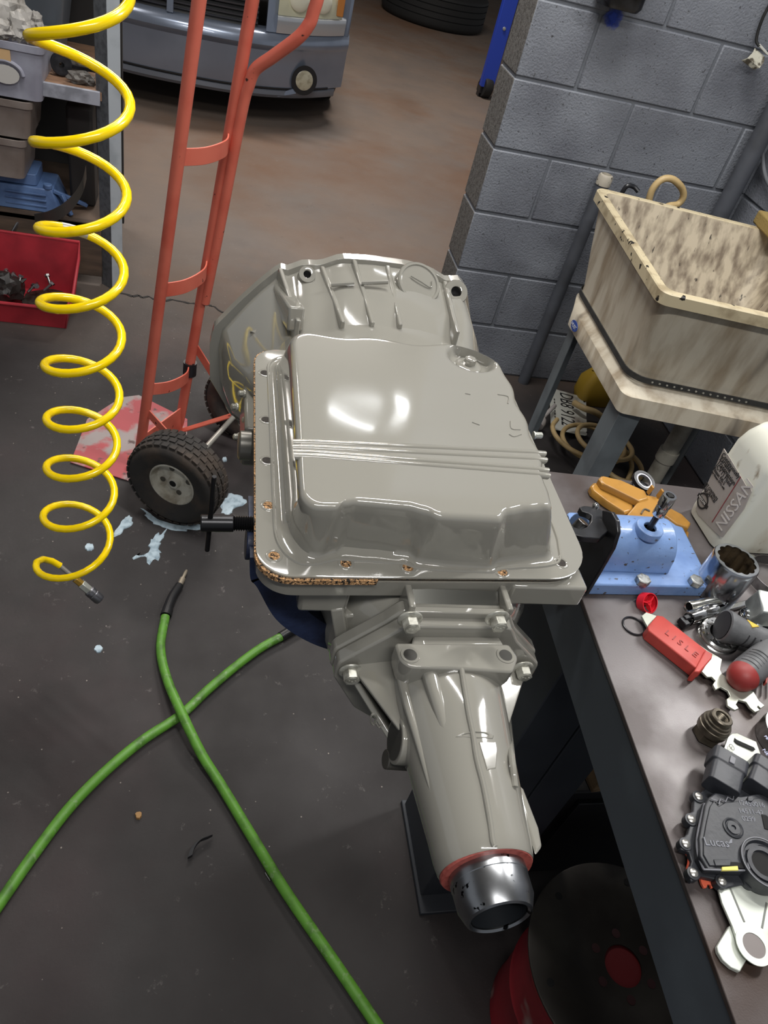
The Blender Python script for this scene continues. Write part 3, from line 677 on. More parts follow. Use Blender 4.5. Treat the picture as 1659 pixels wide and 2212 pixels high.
# fluid bottle
PLA=M('dirty_white_plastic','#dcdccf',.4,col2='#b8ab96',scale=14,thr=(.55,.8),stretch=(1,1,.6),col3='#8d7c66',scale3=60,thr3=(.64,.78))
bt=thing('fluid_bottle','dirty white plastic fluid bottle with grey label and large vertical lettering, at bench edge','bottle',(.71,.64,BZ))
x0,x1,y0,y1=.6615,.775,.5985,.6830
def bsec(z,dx0,dx1,dy0,dy1,r): return [V((x,y,z)) for x,y in rrect(x0+dx0,y0+dy0,x1-dx1,y1-dy1,r,6)]
mb=MB(); mb.loft([bsec(BZ,.006,.006,.006,.006,.014),bsec(BZ+.003,.001,.001,.001,.001,.016),bsec(BZ+.012,0,0,0,0,.016),bsec(BZ+.018,.0,.0,.0,.0,.016),bsec(BZ+.125,.001,0,0,0,.016),bsec(BZ+.140,.004,0,.002,.002,.018),bsec(BZ+.155,.013,.0,.006,.005,.02),bsec(BZ+.166,.030,.005,.012,.011,.02),bsec(BZ+.176,.052,.02,.022,.022,.014),bsec(BZ+.185,.058,.03,.03,.03,.0115),bsec(BZ+.20,.058,.03,.03,.03,.0115)])
mb.build('bottle_body',PLA,bt,ang=50)
mb=MB(); mb.cyl((.7335,.6408,BZ+.198),(.7335,.6408,BZ+.218),.0145,24); mb.build('bottle_cap',M('white_cap','#d8d8d0',.4),bt,bevel=.001)
LX=.6606
def LP(x,y,o=0): p=X(x,y,LX-o); return p
LAB=M('grey_label','#aaa49d',.45,col2='#93897d',scale=40,thr=(.55,.8))
mb=MB(); q=[LP(x,y) for x,y in ((1563,969),(1578,992),(1601,1031),(1612,1050),(1620,1052),(1623,1062),(1606,1100),(1560,1161),(1545,1150),(1508,1112),(1503,1098))]
mb.loft([[p+V((.0012,0,0)) for p in q],[p for p in q]]); mb.build('label',LAB,bt)
INK=M('black_ink','#252322',.6); INK2=M('pale_ink','#cfcac3',.5); REDI=M('red_ink','#8a2a32',.5)
def ltext(body,px,size,mat=INK,xd=(0,-1,0),yd=(0,0,1),xs=1.): 
    return text('label_text',body,size,LP(*px,.0004),xd,yd,mat,bt,ext=.0002,xs=xs)
for i,(s_,p_) in enumerate((('Continuously',(1558,984)),('Variable',(1554,991)),('Transmission',(1549.5,999)),('(CVT) Fluid',(1545,1007)))): ltext(s_,p_,.0092,xs=.92)
ltext('Nissan NS-2',(1540,1014),.0068,xs=.9); ltext('For Nissan CVTs only',(1536.5,1019),.0042,xs=.95)
for s_,p_ in (('NET CONTENTS',(1522,1044)),('32 U.S. OUNCES',(1518.5,1050)),('(946 mL)',(1518,1056))): ltext(s_,p_,.0058,xs=.8)
a,b=LP(1600,1030,.0003),LP(1538,1128,.0003); mb=MB(); mb.bar(a,b,.0009,.0004,upv=(1,0,0)); mb.build('label_line',REDI,bt)
# round badge
c=LP(1518,1082,.0004); mb=MB(); mb.lathe([(.0088,-.0002),(.0112,-.0002),(.0112,.0003),(.0088,.0003)],c,(-1,0,0),36,closedprof=True); mb.box(c,(.0004,.027,.0052)); mb.build('badge',INK,bt)
text('badge_text','NISSAN',.0052,c+V((-.0003,.0105,-.0018)),(0,-1,0),(0,0,1),INK2,bt,ext=.0002,xs=1.0)
ltext('NISSAN',(1557,1150),.0235,INK2,xd=(0,0,1),yd=(0,1,0),xs=1.0)

# large twelve point socket
ls=thing('impact_socket','large chrome twelve-point socket standing upright below the white bottle','socket',Z(1541,1278,BZ))
o=Z(1541,1276,BZ); R=.0280; NS=96
def star(r1,r2,z): return [o+V(((r2+(r1-r2)*abs(math.cos(6*2*math.pi*j/NS)))*math.cos(2*math.pi*j/NS),(r2+(r1-r2)*abs(math.cos(6*2*math.pi*j/NS)))*math.sin(2*math.pi*j/NS),z)) for j in range(NS)]
def circ(r,z): return [o+V((r*math.cos(2*math.pi*j/NS),r*math.sin(2*math.pi*j/NS),z)) for j in range(NS)]
mb=MB(); mb.loft([circ(.020,0),circ(R-.002,0),circ(R,.002),circ(R,.053),circ(R-.0015,.0555),star(.0235,.0212,.0555),star(.0232,.0209,.054),star(.0232,.0209,.018)],caps=(True,False)); mb.build('socket_body',[M('scuffed_chrome','#b9bcc2',.16,1,col2='#7d828c',scale=25,thr=(.45,.7))],ls,ang=40)
mb=MB(); mb.loft([star(.0231,.0208,.0535),star(.0231,.0208,.010),circ(.012,.010)],caps=(False,True)); mb.build('socket_bore',M('rusty_bore','#6a5c48',.45,.6,col2='#3a3128',scale=60),ls)

# hose clamp
hc_=thing('hose_clamp','steel worm-drive hose clamp beside the large socket, half out of frame','hose clamp',Z(1668,1262,BZ))
o=Z(1668,1258,BZ+.001); mb=MB(); mb.lathe([(.0340,0),(.0348,0),(.0348,.014),(.0340,.014)],o,(0,0,1),56,closedprof=True); mb.build('band',STEEL,hc_)
a=o+V((-.026,.024,.007)); mb=MB(); mb.bar(a+V((-.006,-.006,0)),a+V((.006,.006,0)),.008,.012); mb.build('screw_housing',ZINC,hc_,bevel=.001)
mb=MB(); mb.cyl(a+V((.006,.006,0)),a+V((.012,.012,0)),.0045,14); mb.build('clamp_screw_head',ZINC,hc_,bevel=.0005)

# red plastic cap
REDP=M('red_plastic','#d6202f',.35,coat=.2)
rc=thing('spool_cap','bright red plastic spoked cap at the front of the blue base plate','cap',Z(1405,1318,BZ))
d=V((.25,-.75,.75)).normalized(); o=Z(1405,1303,BZ+.010); mb=MB(); mb.lathe([(.0108,0),(.0118,0),(.0118,-.010),(.0085,-.0135),(.001,-.0135),(.001,-.011),(.0095,-.009),(.0106,-.002)],o,d,32,caps=(False,False)); mb.build('cap_shell',REDP,rc)
_,u_,w_=frame(d)
for k in range(3):
    a=k*2*math.pi/3+.4; mb=MB(); mb.bar(o-d*.004,o-d*.004+(u_*math.cos(a)+w_*math.sin(a))*.0105,.0016,.006,upv=d); mb.build('spoke',REDP,rc)
mb=MB(); mb.cyl(o-d*.008,o-d*.001,.0028,14); mb.build('cap_hub',REDP,rc)

# o ring
o=Z(1369,1352,BZ+.0012); mb=MB(); mb.tube([o+V((.0125*math.cos(a),.0125*math.sin(a),0)) for a in [2*math.pi*k/10 for k in range(10)]],.0011,n=8,res=5,closed=True)
tag(mb.build('o_ring',RUBG),'thin black o-ring lying flat left of the red handled wrench','o-ring')

# red handled multi wrench
RH=M('red_rubber_handle','#b8443c',.5,col2='#a63a35',scale=30,bump=.1)
WS=M('pale_wrench_steel','#b3b6aa',.35,.55,col2='#aeb0a4',scale=30,thr=(.5,.75))
wt=thing('multi_wrench','flat steel multi-notch wrench with red rubber grip, diagonal on the bench','wrench',Z(1480,1400,BZ))
flat('wrench_blade',[(1386,1330),(1396,1322),(1418,1330),(1446,1352),(1560,1424),(1556,1446),(1560,1456),(1582,1470),(1600,1484),(1628,1494),(1640,1514),(1652,1524),(1644,1530),(1638,1524),(1636,1528),(1642,1534),(1632,1538),(1620,1528),(1612,1516),(1596,1512),(1590,1522),(1596,1530),(1588,1534),(1572,1524),(1570,1510),(1578,1504),(1572,1492),(1558,1484),(1546,1490),(1540,1478),(1546,1470),(1538,1462),(1528,1462),(1506,1440),(1470,1412),(1400,1356)],BZ+.006,BZ+.009,WS,wt)
mb=MB()
h=[(1400,1352),(1420,1328),(1432,1330),(1534,1410),(1537,1418),(1520,1446),(1508,1446),(1402,1362)]
q=[Z(x,y,BZ+.0155) for x,y in h]; ce=sum(q,V())/len(q)
mb.loft([[V((p.x,p.y,BZ+.0005)) for p in q],[V((p.x,p.y,BZ+.0145)) for p in q],[p.lerp(ce,.05) for p in q]]); mb.build('grip',RH,wt,bevel=.0012)
mb=MB(); q=[Z(x,y,BZ+.018) for x,y in ((1524,1404),(1540,1412),(1538,1422),(1512,1452),(1500,1450))]; 
mb.loft([[V((p.x,p.y,BZ)) for p in q],q]); mb.build('grip_collar',RH,wt,bevel=.0012)
xd=(Z(1510,1421,BZ+.0158)-Z(1432,1360,BZ+.0158)).normalized()
text('embossed_letters','L I S L E',.0115,Z(1434,1367,BZ+.0156),xd,V((0,0,1)).cross(xd),M('embossed_red','#8c2c28',.5),wt,ext=.0006,xs=1.08)

# chrome sockets lying down
c1=thing('deep_socket','slim satin chrome deep socket lying just below the blue base plate','socket',Z(1520,1312,BZ))
a,b=Z(1487,1311,BZ+.007),Z(1553,1297,BZ+.007); d=b-a
mb=MB(); mb.lathe([(.0045,.012),(.0050,.001),(.0064,0),(.0068,.001),(.0068,d.length*.6),(.0064,d.length*.61),(.0064,d.length-.001),(.0055,d.length),(.003,d.length)],a,d,28); mb.build('socket_body',STEEL if False else M('satin_chrome','#c9c8c0',.25,1),c1)
mb=MB(); mb.lathe([(.0051,.0012),(.0005,.0012)],a,d,20); mb.build('socket_opening',DARK,c1)
c2=thing('joint_socket','chrome universal-joint socket with dark notched end, below the slim deep socket','socket',Z(1500,1335,BZ))
a,b=Z(1487,1336,BZ+.0085),Z(1545,1317,BZ+.0085); d=b-a; L_=d.length
mb=MB(); mb.lathe([(.006,.010),(.0065,0),(.0082,0),(.0085,.001),(.0085,L_*.45),(.0080,L_*.46),(.0080,L_*.52),(.0086,L_*.54),(.0086,L_-.001),(.0075,L_),(.003,L_)],a,d,28); mb.build('socket_body',CHROME,c2)
mb=MB(); mb.box(a-d.normalized()*.004,(.010,.006,.011),Matrix.Rotation(.3,3,'Z')); mb.box(a-d.normalized()*.009+V((0,-.003,-.001)),(.008,.012,.009),Matrix.Rotation(.3,3,'Z')); mb.build('joint_end',BLACK,c2,bevel=.0012)

# long bar
mb=MB(); a,b=Z(1535,1325,BZ+.004),Z(1650,1293,BZ+.004); mb.bar(a,b,.007,.005); 
tag(mb.build('steel_bar',CHROME,bevel=.001),'narrow flat steel bar running toward the black solenoid at the right edge','bar')

# bearing ring with bosses
br=thing('toothed_ring','polished steel ring with raised lugs round its face, under the grey tool','ring',Z(1547,1382,BZ))
o=Z(1547,1380,BZ+.0); mb=MB(); mb.lathe([(.013,.0),(.0225,0),(.0235,.001),(.0235,.005),(.0220,.006),(.0225,.007),(.0225,.011),(.0205,.0125),(.013,.0115)],o,V((-.06,-.1,1)),48,closedprof=True); mb.build('ring_body',CHROME,br)
for k in range(14):
    a=2*math.pi*k/14; mb=MB(); mb.sphere(o+V((.0175*math.cos(a)-.0006,.0175*math.sin(a)-.001,.0128)),.0019,8,sc=(1,1,.6)); mb.build('lug',CHROME,br)

# two grey rubber-gripped tools
GR=M('grey_rubber_grip','#5f6062',.5,col2='#4d4e50',scale=40,bump=.15,bscale=200)
YEL=M('yellow_mark','#d8b13c',.5)
g1=thing('flared_grip_tool','grey rubber tool grip with flared open end and yellow triangle, lying on the ring','tool',Z(1600,1370,BZ))
a,b=Z(1560,1350,BZ+.026),Z(1690,1400,BZ+.017); d=b-a; L_=d.length
mb=MB(); mb.lathe([(.0140,.004),(.0165,.0),(.0185,.001),(.0185,.006),(.0170,.012),(.0150,.026),(.0142,.040),(.0140,L_)],a,d,32); mb.build('grip_body',GR,g1)
mb=MB(); mb.lathe([(.0160,-.0006),(.006,.0002),(.0005,.0002)],a,d,28); mb.build('end_opening',M('grip_bore','#202024',.7),g1)
dn=d.normalized(); side=dn.cross(V((0,0,1))).normalized(); upn=side.cross(dn)
for k in range(5):
    t=.022+k*.0075; mb=MB(); mb.tube([a+dn*(t+.004*math.sin(q*.5+.6))+(side*math.cos(q)+upn*math.sin(q))*(.0152 if k<2 else .0145) for q in (-.5,-.1,.3,.7)],.0009,n=6); mb.build('grip_groove',M('groove_dark','#26272a',.6),g1)
mb=MB(); q=[a+dn*.022+(upn*.9-side*.4).normalized()*.0158, a+dn*.036+(upn*.98-side*.15).normalized()*.0150, a+dn*.026+(upn*.98+side*.25).normalized()*.0158]
nn=upn*.0007; mb.loft([[p-nn for p in q],[p+nn for p in q]]); mb.build('yellow_triangle',YEL,g1)
g2=thing('red_tipped_tool','grey ribbed tool handle with dark red rounded end cap over the wrench','tool',Z(1620,1440,BZ))
a,b=Z(1590,1474,BZ+.020),Z(1684,1388,BZ+.020); d=b-a; L_=d.length; dn=d.normalized(); side=dn.cross(V((0,0,1))).normalized(); upn=side.cross(dn)
mb=MB(); mb.lathe([(.0150,.012),(.0165,.016),(.0172,.03),(.0165,.05),(.0150,L_)],a,d,32); mb.build('grip_body',GR,g2)
mb=MB(); mb.lathe([(.001,-.001),(.007,0),(.0125,.004),(.0155,.010),(.0168,.0165),(.0155,.018)],a,d,32); mb.build('end_cap',M('dark_red_rubber','#8d2e2c',.5,bump=.1),g2)
for k in range(5):
    t=.022+k*.006; mb=MB(); mb.tube([a+dn*t+(side*math.cos(q)+upn*math.sin(q))*.0171 for q in (1.2,1.6,2.0,2.4)],.0007,n=6); mb.build('grip_rib',GR,g2)
mb=MB(); p=Z(1652,1478,BZ+.012)
for k in range(3): mb.bar(p+V((.006*k,.0-.002*k,0)),p+V((.012+.006*k,.016,0)),.002,.006)
mb.build('trigger_guard',M('red_rubber_edge','#a8483f',.5),g2,bevel=.0006)

# black solenoid and steel block
so=thing('solenoid','black solenoid valve with steel end, beside the grey flared tool','solenoid',Z(1620,1335,BZ))
a,b=Z(1602,1328,BZ+.011),Z(1668,1352,BZ+.011); mb=MB(); mb.cyl(a+(b-a)*.15,b,.0105,24); mb.build('coil_body',BLACK,so,bevel=.001)
mb=MB(); d=(b-a); mb.lathe([(.006,-.002),(.009,0),(.0105,.002),(.0105,.005),(.009,.006),(.009,.008),(.0105,.009),(.0105,.012)],a,d,24); mb.build('steel_end',CHROME,so)
mb=MB(); mb.box(Z(1628,1312,BZ+.022),(.010,.010,.010),Matrix.Rotation(.4,3,'Z')); mb.build('terminal_block',ZINC,so,bevel=.0008)
mb=MB(); c=Z(1664,1318,BZ+.030); mb.box(c,(.042,.030,.030),Matrix.Rotation(-.25,3,'Z')@Matrix.Rotation(.2,3,'X')); mb.box(c+V((.0,.0,-.022)),(.03,.022,.016))
tag(mb.build('steel_block',M('machined_block','#c7ccca',.3,.6,col2='#9fa3a2',scale=40),bevel=.002),'bright machined steel block at the right edge behind the solenoid','block')
mb=MB(); mb.box(Z(1657,1365,BZ+.006),(.016,.014,.010),Matrix.Rotation(.5,3,'Z')); tag(mb.build('steel_tab',ZINC,bevel=.001),'small white steel tab below the solenoid at right edge','tab')

# threaded bushing
bu=thing('bushing','brownish steel threaded bushing with stepped collar, standing alone on the bench','bushing',Z(1526,1588,BZ))
d=V((.12,.10,1)).normalized(); o=Z(1524,1590,BZ); BUM=M('oily_bronze_steel','#6e675b',.35,.8,col2='#3f3a33',scale=60,thr=(.4,.7))
mb=MB(); mb.hexa(o,o+d*.012,.0145); mb.lathe([(.0150,.010),(.0155,.012),(.0155,.017),(.0148,.0175),(.0148,.019),(.0150,.020),(.0145,.022),(.0128,.0225),(.0128,.025),(.0110,.0255),(.0110,.030),(.0100,.031),(.0072,.031),(.0070,.012),(.001,.012)],o,d,36); mb.build('collar',BUM,bu)
mb=MB(); pr=[]
for k in range(8): pr+=[(.0071,.029-k*.0016),(.0063,.0282-k*.0016)]
mb.lathe(pr+[(.001,.014)],o,d,28,caps=(False,False)); mb.build('thread',BUM,bu)

# blue can lid
cl=thing('blue_can','dark blue tin lid with pale lettering and silver rim, cut off by the right edge','tin',Z(1690,1608,BZ))
o=Z(1690,1602,BZ+.001); BLU=M('blue_lid','#1d2a78',.35,coat=.2)
mb=MB(); mb.lathe([(.0265,.002),(.0265,.018),(.001,.018)],o,(0,0,1),48); mb.build('lid_panel',BLU,cl)
mb=MB(); mb.lathe([(.0262,.0),(.0280,0),(.0285,.010),(.0280,.0195),(.0262,.0195)],o,(0,0,1),48,closedprof=True); mb.build('lid_rim',STEEL,cl)
PI=M('pale_blue_ink','#b9bfe0',.5); xd=(Z(1659,1600,.918)-Z(1645,1583,.918)).normalized()
text('lid_text','PETROLEUM',.0045,Z(1650,1590,BZ+.0192),xd,V((0,0,1)).cross(xd),PI,cl,ext=.0002)
text('lid_text','NET WT',.0055,Z(1646,1619,BZ+.0192),xd,V((0,0,1)).cross(xd),PI,cl,ext=.0002)

# slotted bracket behind module, module, lever plates
sb=thing('slotted_bracket','bent zinc-plated bracket with one long slot, behind the black module','bracket',Z(1600,1640,BZ))
mb=MB()
poly=[(1557,1640),(1572,1592),(1580,1584),(1592,1583),(1634,1602),(1645,1632),(1646,1690),(1600,1720),(1545,1690)]
slot=[(1587,1594),(1592,1598),(1628,1614),(1632,1619),(1628,1621),(1620,1618),(1592,1606),(1586,1600)]
q=[Z(x,y,BZ+(.012 if y<1655 else .006)) for x,y in poly]; mb.loft([[p-V((0,0,.002)) for p in q],q]); mb.build('bracket_plate',ZINC,sb,bevel=.0006)
s_=[Z(x,y,BZ+.0122) for x,y in slot]; mb=MB(); mb.loft([[p-V((0,0,.0004)) for p in s_],s_]); mb.build('slot',DARK,sb)
mb=MB(); p=Z(1581,1614,BZ+.0123); mb.tube([p+V((.0022*math.cos(a),.0032*math.sin(a),0)) for a in [2*math.pi*k/8 for k in range(8)]],.0003,n=5,closed=True,res=2); mb.tube([p+V((-.001,-.001,0)),p+V((.001,.0012,0))],.0003,n=5); mb.build('stamped_oval',M('stamp_grey','#77786f',.5),sb)

MODM=M('black_nylon','#25272c',.45,col2='#313339',scale=18,thr=(.4,.7),bump=.1,bscale=200)
MODL=M('worn_nylon_edge','#6f7076',.5)
md=thing('switch_module','black plastic electronic switch module with riveted edge and moulded lettering','module',Z(1590,1800,BZ))
TZ=BZ+.022
flat('rivet_flange',[(1500,1722),(1512,1714),(1536,1690),(1560,1700),(1720,1720),(1720,1920),(1625,1920),(1605,1910),(1570,1918),(1548,1900),(1515,1893),(1494,1905),(1486,1888),(1494,1860),(1488,1840),(1470,1835),(1470,1815),(1486,1800),(1492,1780),(1480,1770),(1484,1758),(1498,1752)],BZ+.006,BZ+.012,MODM,md,bevel=.001)
mo=flat('module_case',[(1524,1738),(1532,1722),(1545,1712),(1600,1720),(1640,1714),(1720,1740),(1720,1900),(1624,1900),(1618,1882),(1530,1878),(1512,1850),(1510,1810),(1516,1780)],BZ+.008,TZ,MODM,md,bevel=.0012)
flat('case_panel',[(1534,1742),(1542,1730),(1552,1742),(1566,1734),(1600,1730),(1640,1724),(1720,1750),(1720,1840),(1640,1826),(1612,1838),(1604,1870),(1534,1870),(1520,1846),(1520,1812),(1526,1778)],TZ-.001,TZ+.0012,MODM,md,bevel=.0005)
RIV=M('rivet_steel','#b9b7b2',.3,.8)
for x,y in ((1508,1722),(1492,1771),(1480,1824),(1497,1887),(1558,1905),(1617,1906)):
    p=Z(x,y,BZ+.0122); mb=MB(); mb.lathe([(.0056,-.006),(.0056,.001),(.0046,.0012)],p,(0,0,1),20); e=mb.build('rivet_eye',MODM,md); mb=MB(); mb.lathe([(.0038,0),(.0036,.0012),(.0022,.0022),(.0004,.0025)],p+V((0,0,.001)),(0,0,1),16); mb.build('rivet',RIV,e)
# connectors
def conn(c0,c1,w,h,z,name):
    a,b=Z(*c0,z),Z(*c1,z); d=(b-a).normalized(); rot=Matrix((d,V((0,0,1)).cross(d),V((0,0,1)))).transposed()
    mb=MB(); rr=[]
    for t,k in ((0,1),( (b-a).length*.6,1),((b-a).length*.62,1.12),((b-a).length,1.12)):
        rr.append([a+rot@V((t,u*k,v*k)) for u,v in rrect(-w/2,-h/2,w/2,h/2,.004,4)])
    mb.loft(rr); o=mb.build(name,MODM,md,bevel=.0008); 
    mb=MB(); mb.box(a+rot@V(((b-a).length*.75,0,h*.56)),(.008,.005,.003),rot); mb.build('latch',MODL,o,bevel=.0004); return o
conn((1556,1706),(1572,1640),.030,.020,BZ+.022,'connector')
conn((1640,1712),(1658,1660),.030,.020,BZ+.022,'connector')
# hubs
p=Z(1583,1789,TZ+.001); mb=MB(); mb.lathe([(.0090,0),(.0092,.0012),(.0080,.0016),(.0066,.0006),(.0060,.0006),(.0058,.0016),(.0022,.0016),(.0020,.0004),(.0003,.0004)],p,(0,0,1),32); mb.build('round_boss',MODM,md)
p=Z(1650,1866,TZ+.001); mb=MB(); mb.lathe([(.0215,-.012),(.0215,.002),(.0205,.003),(.0190,.003),(.0175,.0),(.0150,-.001),(.0150,.001),(.0112,.001),(.0105,-.003),(.0003,-.004)],p,(0,0,1),48); mb.build('shaft_hub',MODM,md)
mb=MB(); mb.lathe([(.0104,-.0010),(.0003,-.0008)],p,(0,0,1),24); mb.build('shaft_bore',DARK,md)
mb=MB(); mb.lathe([(.0208,.003),(.0216,.003),(.0216,.0036),(.0208,.0036)],p,(0,0,1),48,closedprof=True); mb.build('hub_edge',MODL,md)
# stepped rib, edge line, pocket, clip, orange tabs
mb=MB(); mb.tube([Z(x,y,TZ+.0015) for x,y in ((1536,1726),(1550,1730),(1552,1738),(1556,1726),(1567,1732),(1572,1722),(1583,1728),(1585,1718))],.0006,n=6,smooth=False); mb.build('stepped_rib',MODL,md)
mb=MB(); mb.tube([Z(x,y,TZ+.0005) for x,y in ((1519,1878),(1610,1880),(1616,1868),(1616,1850),(1622,1836))],.0008,n=6,res=4); mb.build('edge_rib',MODL,md)
mb=MB(); mb.tube([Z(x,y,BZ+.018) for x,y in ((1522,1736),(1514,1770),(1506,1812),(1508,1846),(1520,1878))],.0011,n=6); mb.build('edge_seam',MODL,md)
flat('yellow_clip',[(1560,1872),(1594,1870),(1596,1880),(1560,1880)],TZ-.0005,TZ+.0022,M('pale_yellow_plastic','#d9cd6a',.5),md)
flat('pocket',[(1576,1862),(1590,1862),(1612,1866),(1606,1876),(1574,1870)],TZ+.0010,TZ+.0016,DARK,md,bevel=0)
flat('rim_slot',[(1542,1856),(1580,1857),(1578,1870),(1546,1870)],TZ+.0011,TZ+.0022,MODM,md)
flat('right_slot',[(1645,1758),(1655,1760),(1700,1800),(1690,1800),(1652,1790)],TZ+.0011,TZ+.0020,DARK,md)
flat('square_boss',[(1616,1720),(1624,1718),(1629,1726),(1626,1731),(1616,1730)],TZ+.0010,TZ+.0026,MODM,md)
ORA=M('orange_plastic','#e0674a',.5)
flat('orange_tab',[(1512,1895),(1534,1897),(1544,1906),(1542,1917),(1537,1918),(1535,1910),(1529,1909),(1527,1917),(1521,1917),(1516,1908)],BZ+.002,BZ+.005,ORA,md)
for pts in (((1470,1822),(1474,1836),(1484,1846),(1488,1860),(1484,1884),(1490,1896)),((1484,1766),(1482,1776),(1488,1782)),((1500,1740),(1496,1752))):
    mb=MB(); mb.tube([Z(x,y,BZ+.007) for x,y in pts],.0012,n=6); mb.build('orange_seal',M('orange_rubber','#a8452f',.5),md)
# moulded lettering
EMB=M('moulded_lettering','#70727a',.5)
xd=(Z(1629,1732,TZ)-Z(1598,1729,TZ)).normalized(); 
for s_,p_,sz in (('12450016',(1596,1739),.0066),('14511-42',(1596,1756),.0066),('0299',(1604,1773),.0068)): text('moulded_number',s_,sz,Z(*p_,TZ+.0013),xd,V((0,0,1)).cross(xd),EMB,md,ext=.0003)
text('moulded_name','Lucas',.0105,Z(1523,1826,TZ+.0013),xd,V((0,0,1)).cross(xd),EMB,md,ext=.0004)
mb=MB(); q=Z(1573,1823,TZ+.0013)
mb.loft([[q+V((x*.001,y*.001,0)) for x,y in ((0,0),(4,3.5),(6,4),(4,.5))],[q+V((x*.001,y*.001,.0004)) for x,y in ((0,0),(4,3.5),(6,4),(4,.5))]]); mb.tube([q+V((-.0025,-.003,.0002)),q+V((-.0005,-.0005,.0002))],.0004,n=5); mb.build('moulded_emblem',EMB,md)

PZ=M('bright_zinc','#d3d8cf',.4,.45,col2='#b3b8ae',scale=25,thr=(.5,.8))
lv=thing('lever_plate','large pale zinc lever plate with open end hook, from under the black module','lever',Z(1620,1990,BZ))
flat('plate',[(1548,1905),(1560,1950),(1582,2000),(1596,2040),(1604,2056),(1622,2068),(1642,2072),(1656,2066),(1720,2050),(1720,1910),(1640,1900)],BZ+.0065,BZ+.009,PZ,lv)
for a,b in (((1572,1906),(1608,1992)),((1656,1950),(1646,2005))):
    mb=MB(); mb.bar(Z(*a,BZ+.0091),Z(*b,BZ+.0091),.0016,.0006); mb.build('scored_groove',M('groove_grey','#6e716b',.5),lv)
p=Z(1628,2043,BZ+.009); mb=MB(); mb.lathe([(.0095,0),(.0150,0),(.0150,.0008),(.0095,.0008)],p,(0,0,1),36,closedprof=True); mb.build('eye_ring',PZ,lv)
mb=MB(); mb.lathe([(.0094,.0003),(.0003,.0004)],p,(0,0,1),32); mb.build('eye_opening',M('bench_seen_through','#77706e',.5),lv)
k2=thing('curved_plate','short pale steel plate with curved end, lowest part at the bench corner edge','plate',Z(1580,2060,BZ))
flat('plate',[(1577,1998),(1549,2044),(1551,2056),(1562,2074),(1580,2090),(1599,2099),(1618,2064),(1606,2040)],BZ+.001,BZ+.0055,PZ,k2,bevel=.0008)
# ---------------------------------------------------------------- background things
def proj(P):
    v=ROT.transposed()@(V(P)-CAMP); return (IW/2+FPX*v.x/-v.z, IH/2-FPX*v.y/-v.z)
def on_line(a,b,py):
    a=V(a);b=V(b);lo,hi=-.5,1.6
    for _ in range(40):
        m=(lo+hi)/2
        if proj(a.lerp(b,m))[1]>py: lo=m
        else: hi=m
    return a.lerp(b,lo)

# yellow recoil hose
YH=M('yellow_hose','#ffdb00',.22,coat=.3,col2='#f2c400',scale=60,thr=(.6,.85))
ys=thing('recoil_hose','bright yellow coiled air hose hanging from above, with a metal coupler','hose',(-.14,1.0,.45))
Lp=[(55,80),(65,305),(75,490),(78,650),(88,785),(92,900),(92,1005),(85,1110),(70,1215)]
Rp=[(290,235),(283,430),(277,595),(272,735),(267,862),(262,965),(256,1070),(247,1165)]
hx=[]
for i in range(9):
    hx.append(Y(Lp[i][0]+9,Lp[i][1],1.0))
    if i<8: hx.append(Y(Rp[i][0]-9,Rp[i][1],1.0))
# prepend turns above the frame
for k in range(6):
    a=hx[1] if k%2==0 else hx[1+0]
    nx=V(((hx[1].x if (k%2==0) else hx[1].x),1.0,hx[0].z+.055))
    base_=hx[1] if k%2==0 else hx[2]
    hx.insert(0,V((base_.x,1.0,hx[0].z+.055)))
off=6
pts=[]
n=len(hx); STEP=14
for i in range(n-1):
    for j in range(STEP):
        t=j/STEP; h=i+t
        left_first=((i-off)%2==0)
        c=(hx[i].x+hx[i+1].x)/2; 
        # blend centre and radius between neighbouring half turns
        c2=(hx[min(i+1,n-2)].x+hx[min(i+2,n-1)].x)/2; r1=abs(hx[i+1].x-hx[i].x)/2; r2=abs(hx[min(i+2,n-1)].x-hx[min(i+1,n-2)].x)/2
        x=hx[i].x+(hx[i+1].x-hx[i].x)*(1-math.cos(math.pi*t))/2
        y=1.0+r1*math.sin(math.pi*t)*(1 if left_first else -1)
        z=hx[i].z+(hx[i+1].z-hx[i].z)*t
        pts.append(V((x,y,z)))
pts.append(hx[-1])
e0=hx[-1]; pts+= [Y(92,1208,1.035),Y(112,1212,1.045),Y(130,1222,1.045)]
mb=MB(); mb.tube([V((pts[0].x,1.0,3.69)),V((pts[0].x,1.0,pts[0].z+.10)),V((pts[0].x,1.0,pts[0].z+.02))]+pts,.0062,n=12,smooth=False); mb.build('coiled_tube',YH,ys,ang=80)
i0=STEP*(off+4)+4; mb=MB(); mb.tube(pts[i0:i0+4],.0066,n=12,smooth=False); mb.build('tape_band',M('silver_tape','#b8b6b0',.35,.3),ys)
a=Y(128,1221,1.045); b=Y(228,1306,1.02); d=(b-a); L_=d.length; d.normalize()
mb=MB(); mb.lathe([(.0045,0),(.0045,L_*.42)],a,d,14); mb.build('hose_spring',M('hose_sleeve','#9a968c',.4,.5),ys)
mb=MB(); mb.hexa(a+d*L_*.34,a+d*L_*.46,.0075); mb.build('brass_fitting',M('brass','#b8923f',.35,.8),ys,bevel=.0005)
mb=MB(); mb.hexa(a+d*L_*.46,a+d*L_*.64,.0095); mb.build('coupler_nut',ZINC,ys,bevel=.0008)
mb=MB(); o=a+d*L_*.62; mb.lathe([(.0085,0),(.0110,.003),(.0112,.010),(.0104,.011),(.0104,.013),(.0112,.014),(.0112,.028),(.0100,.031),(.006,.031),(.0055,.012)],o,d,26); mb.build('coupler_sleeve',M('brushed_coupler','#85858a',.35,.9),ys)

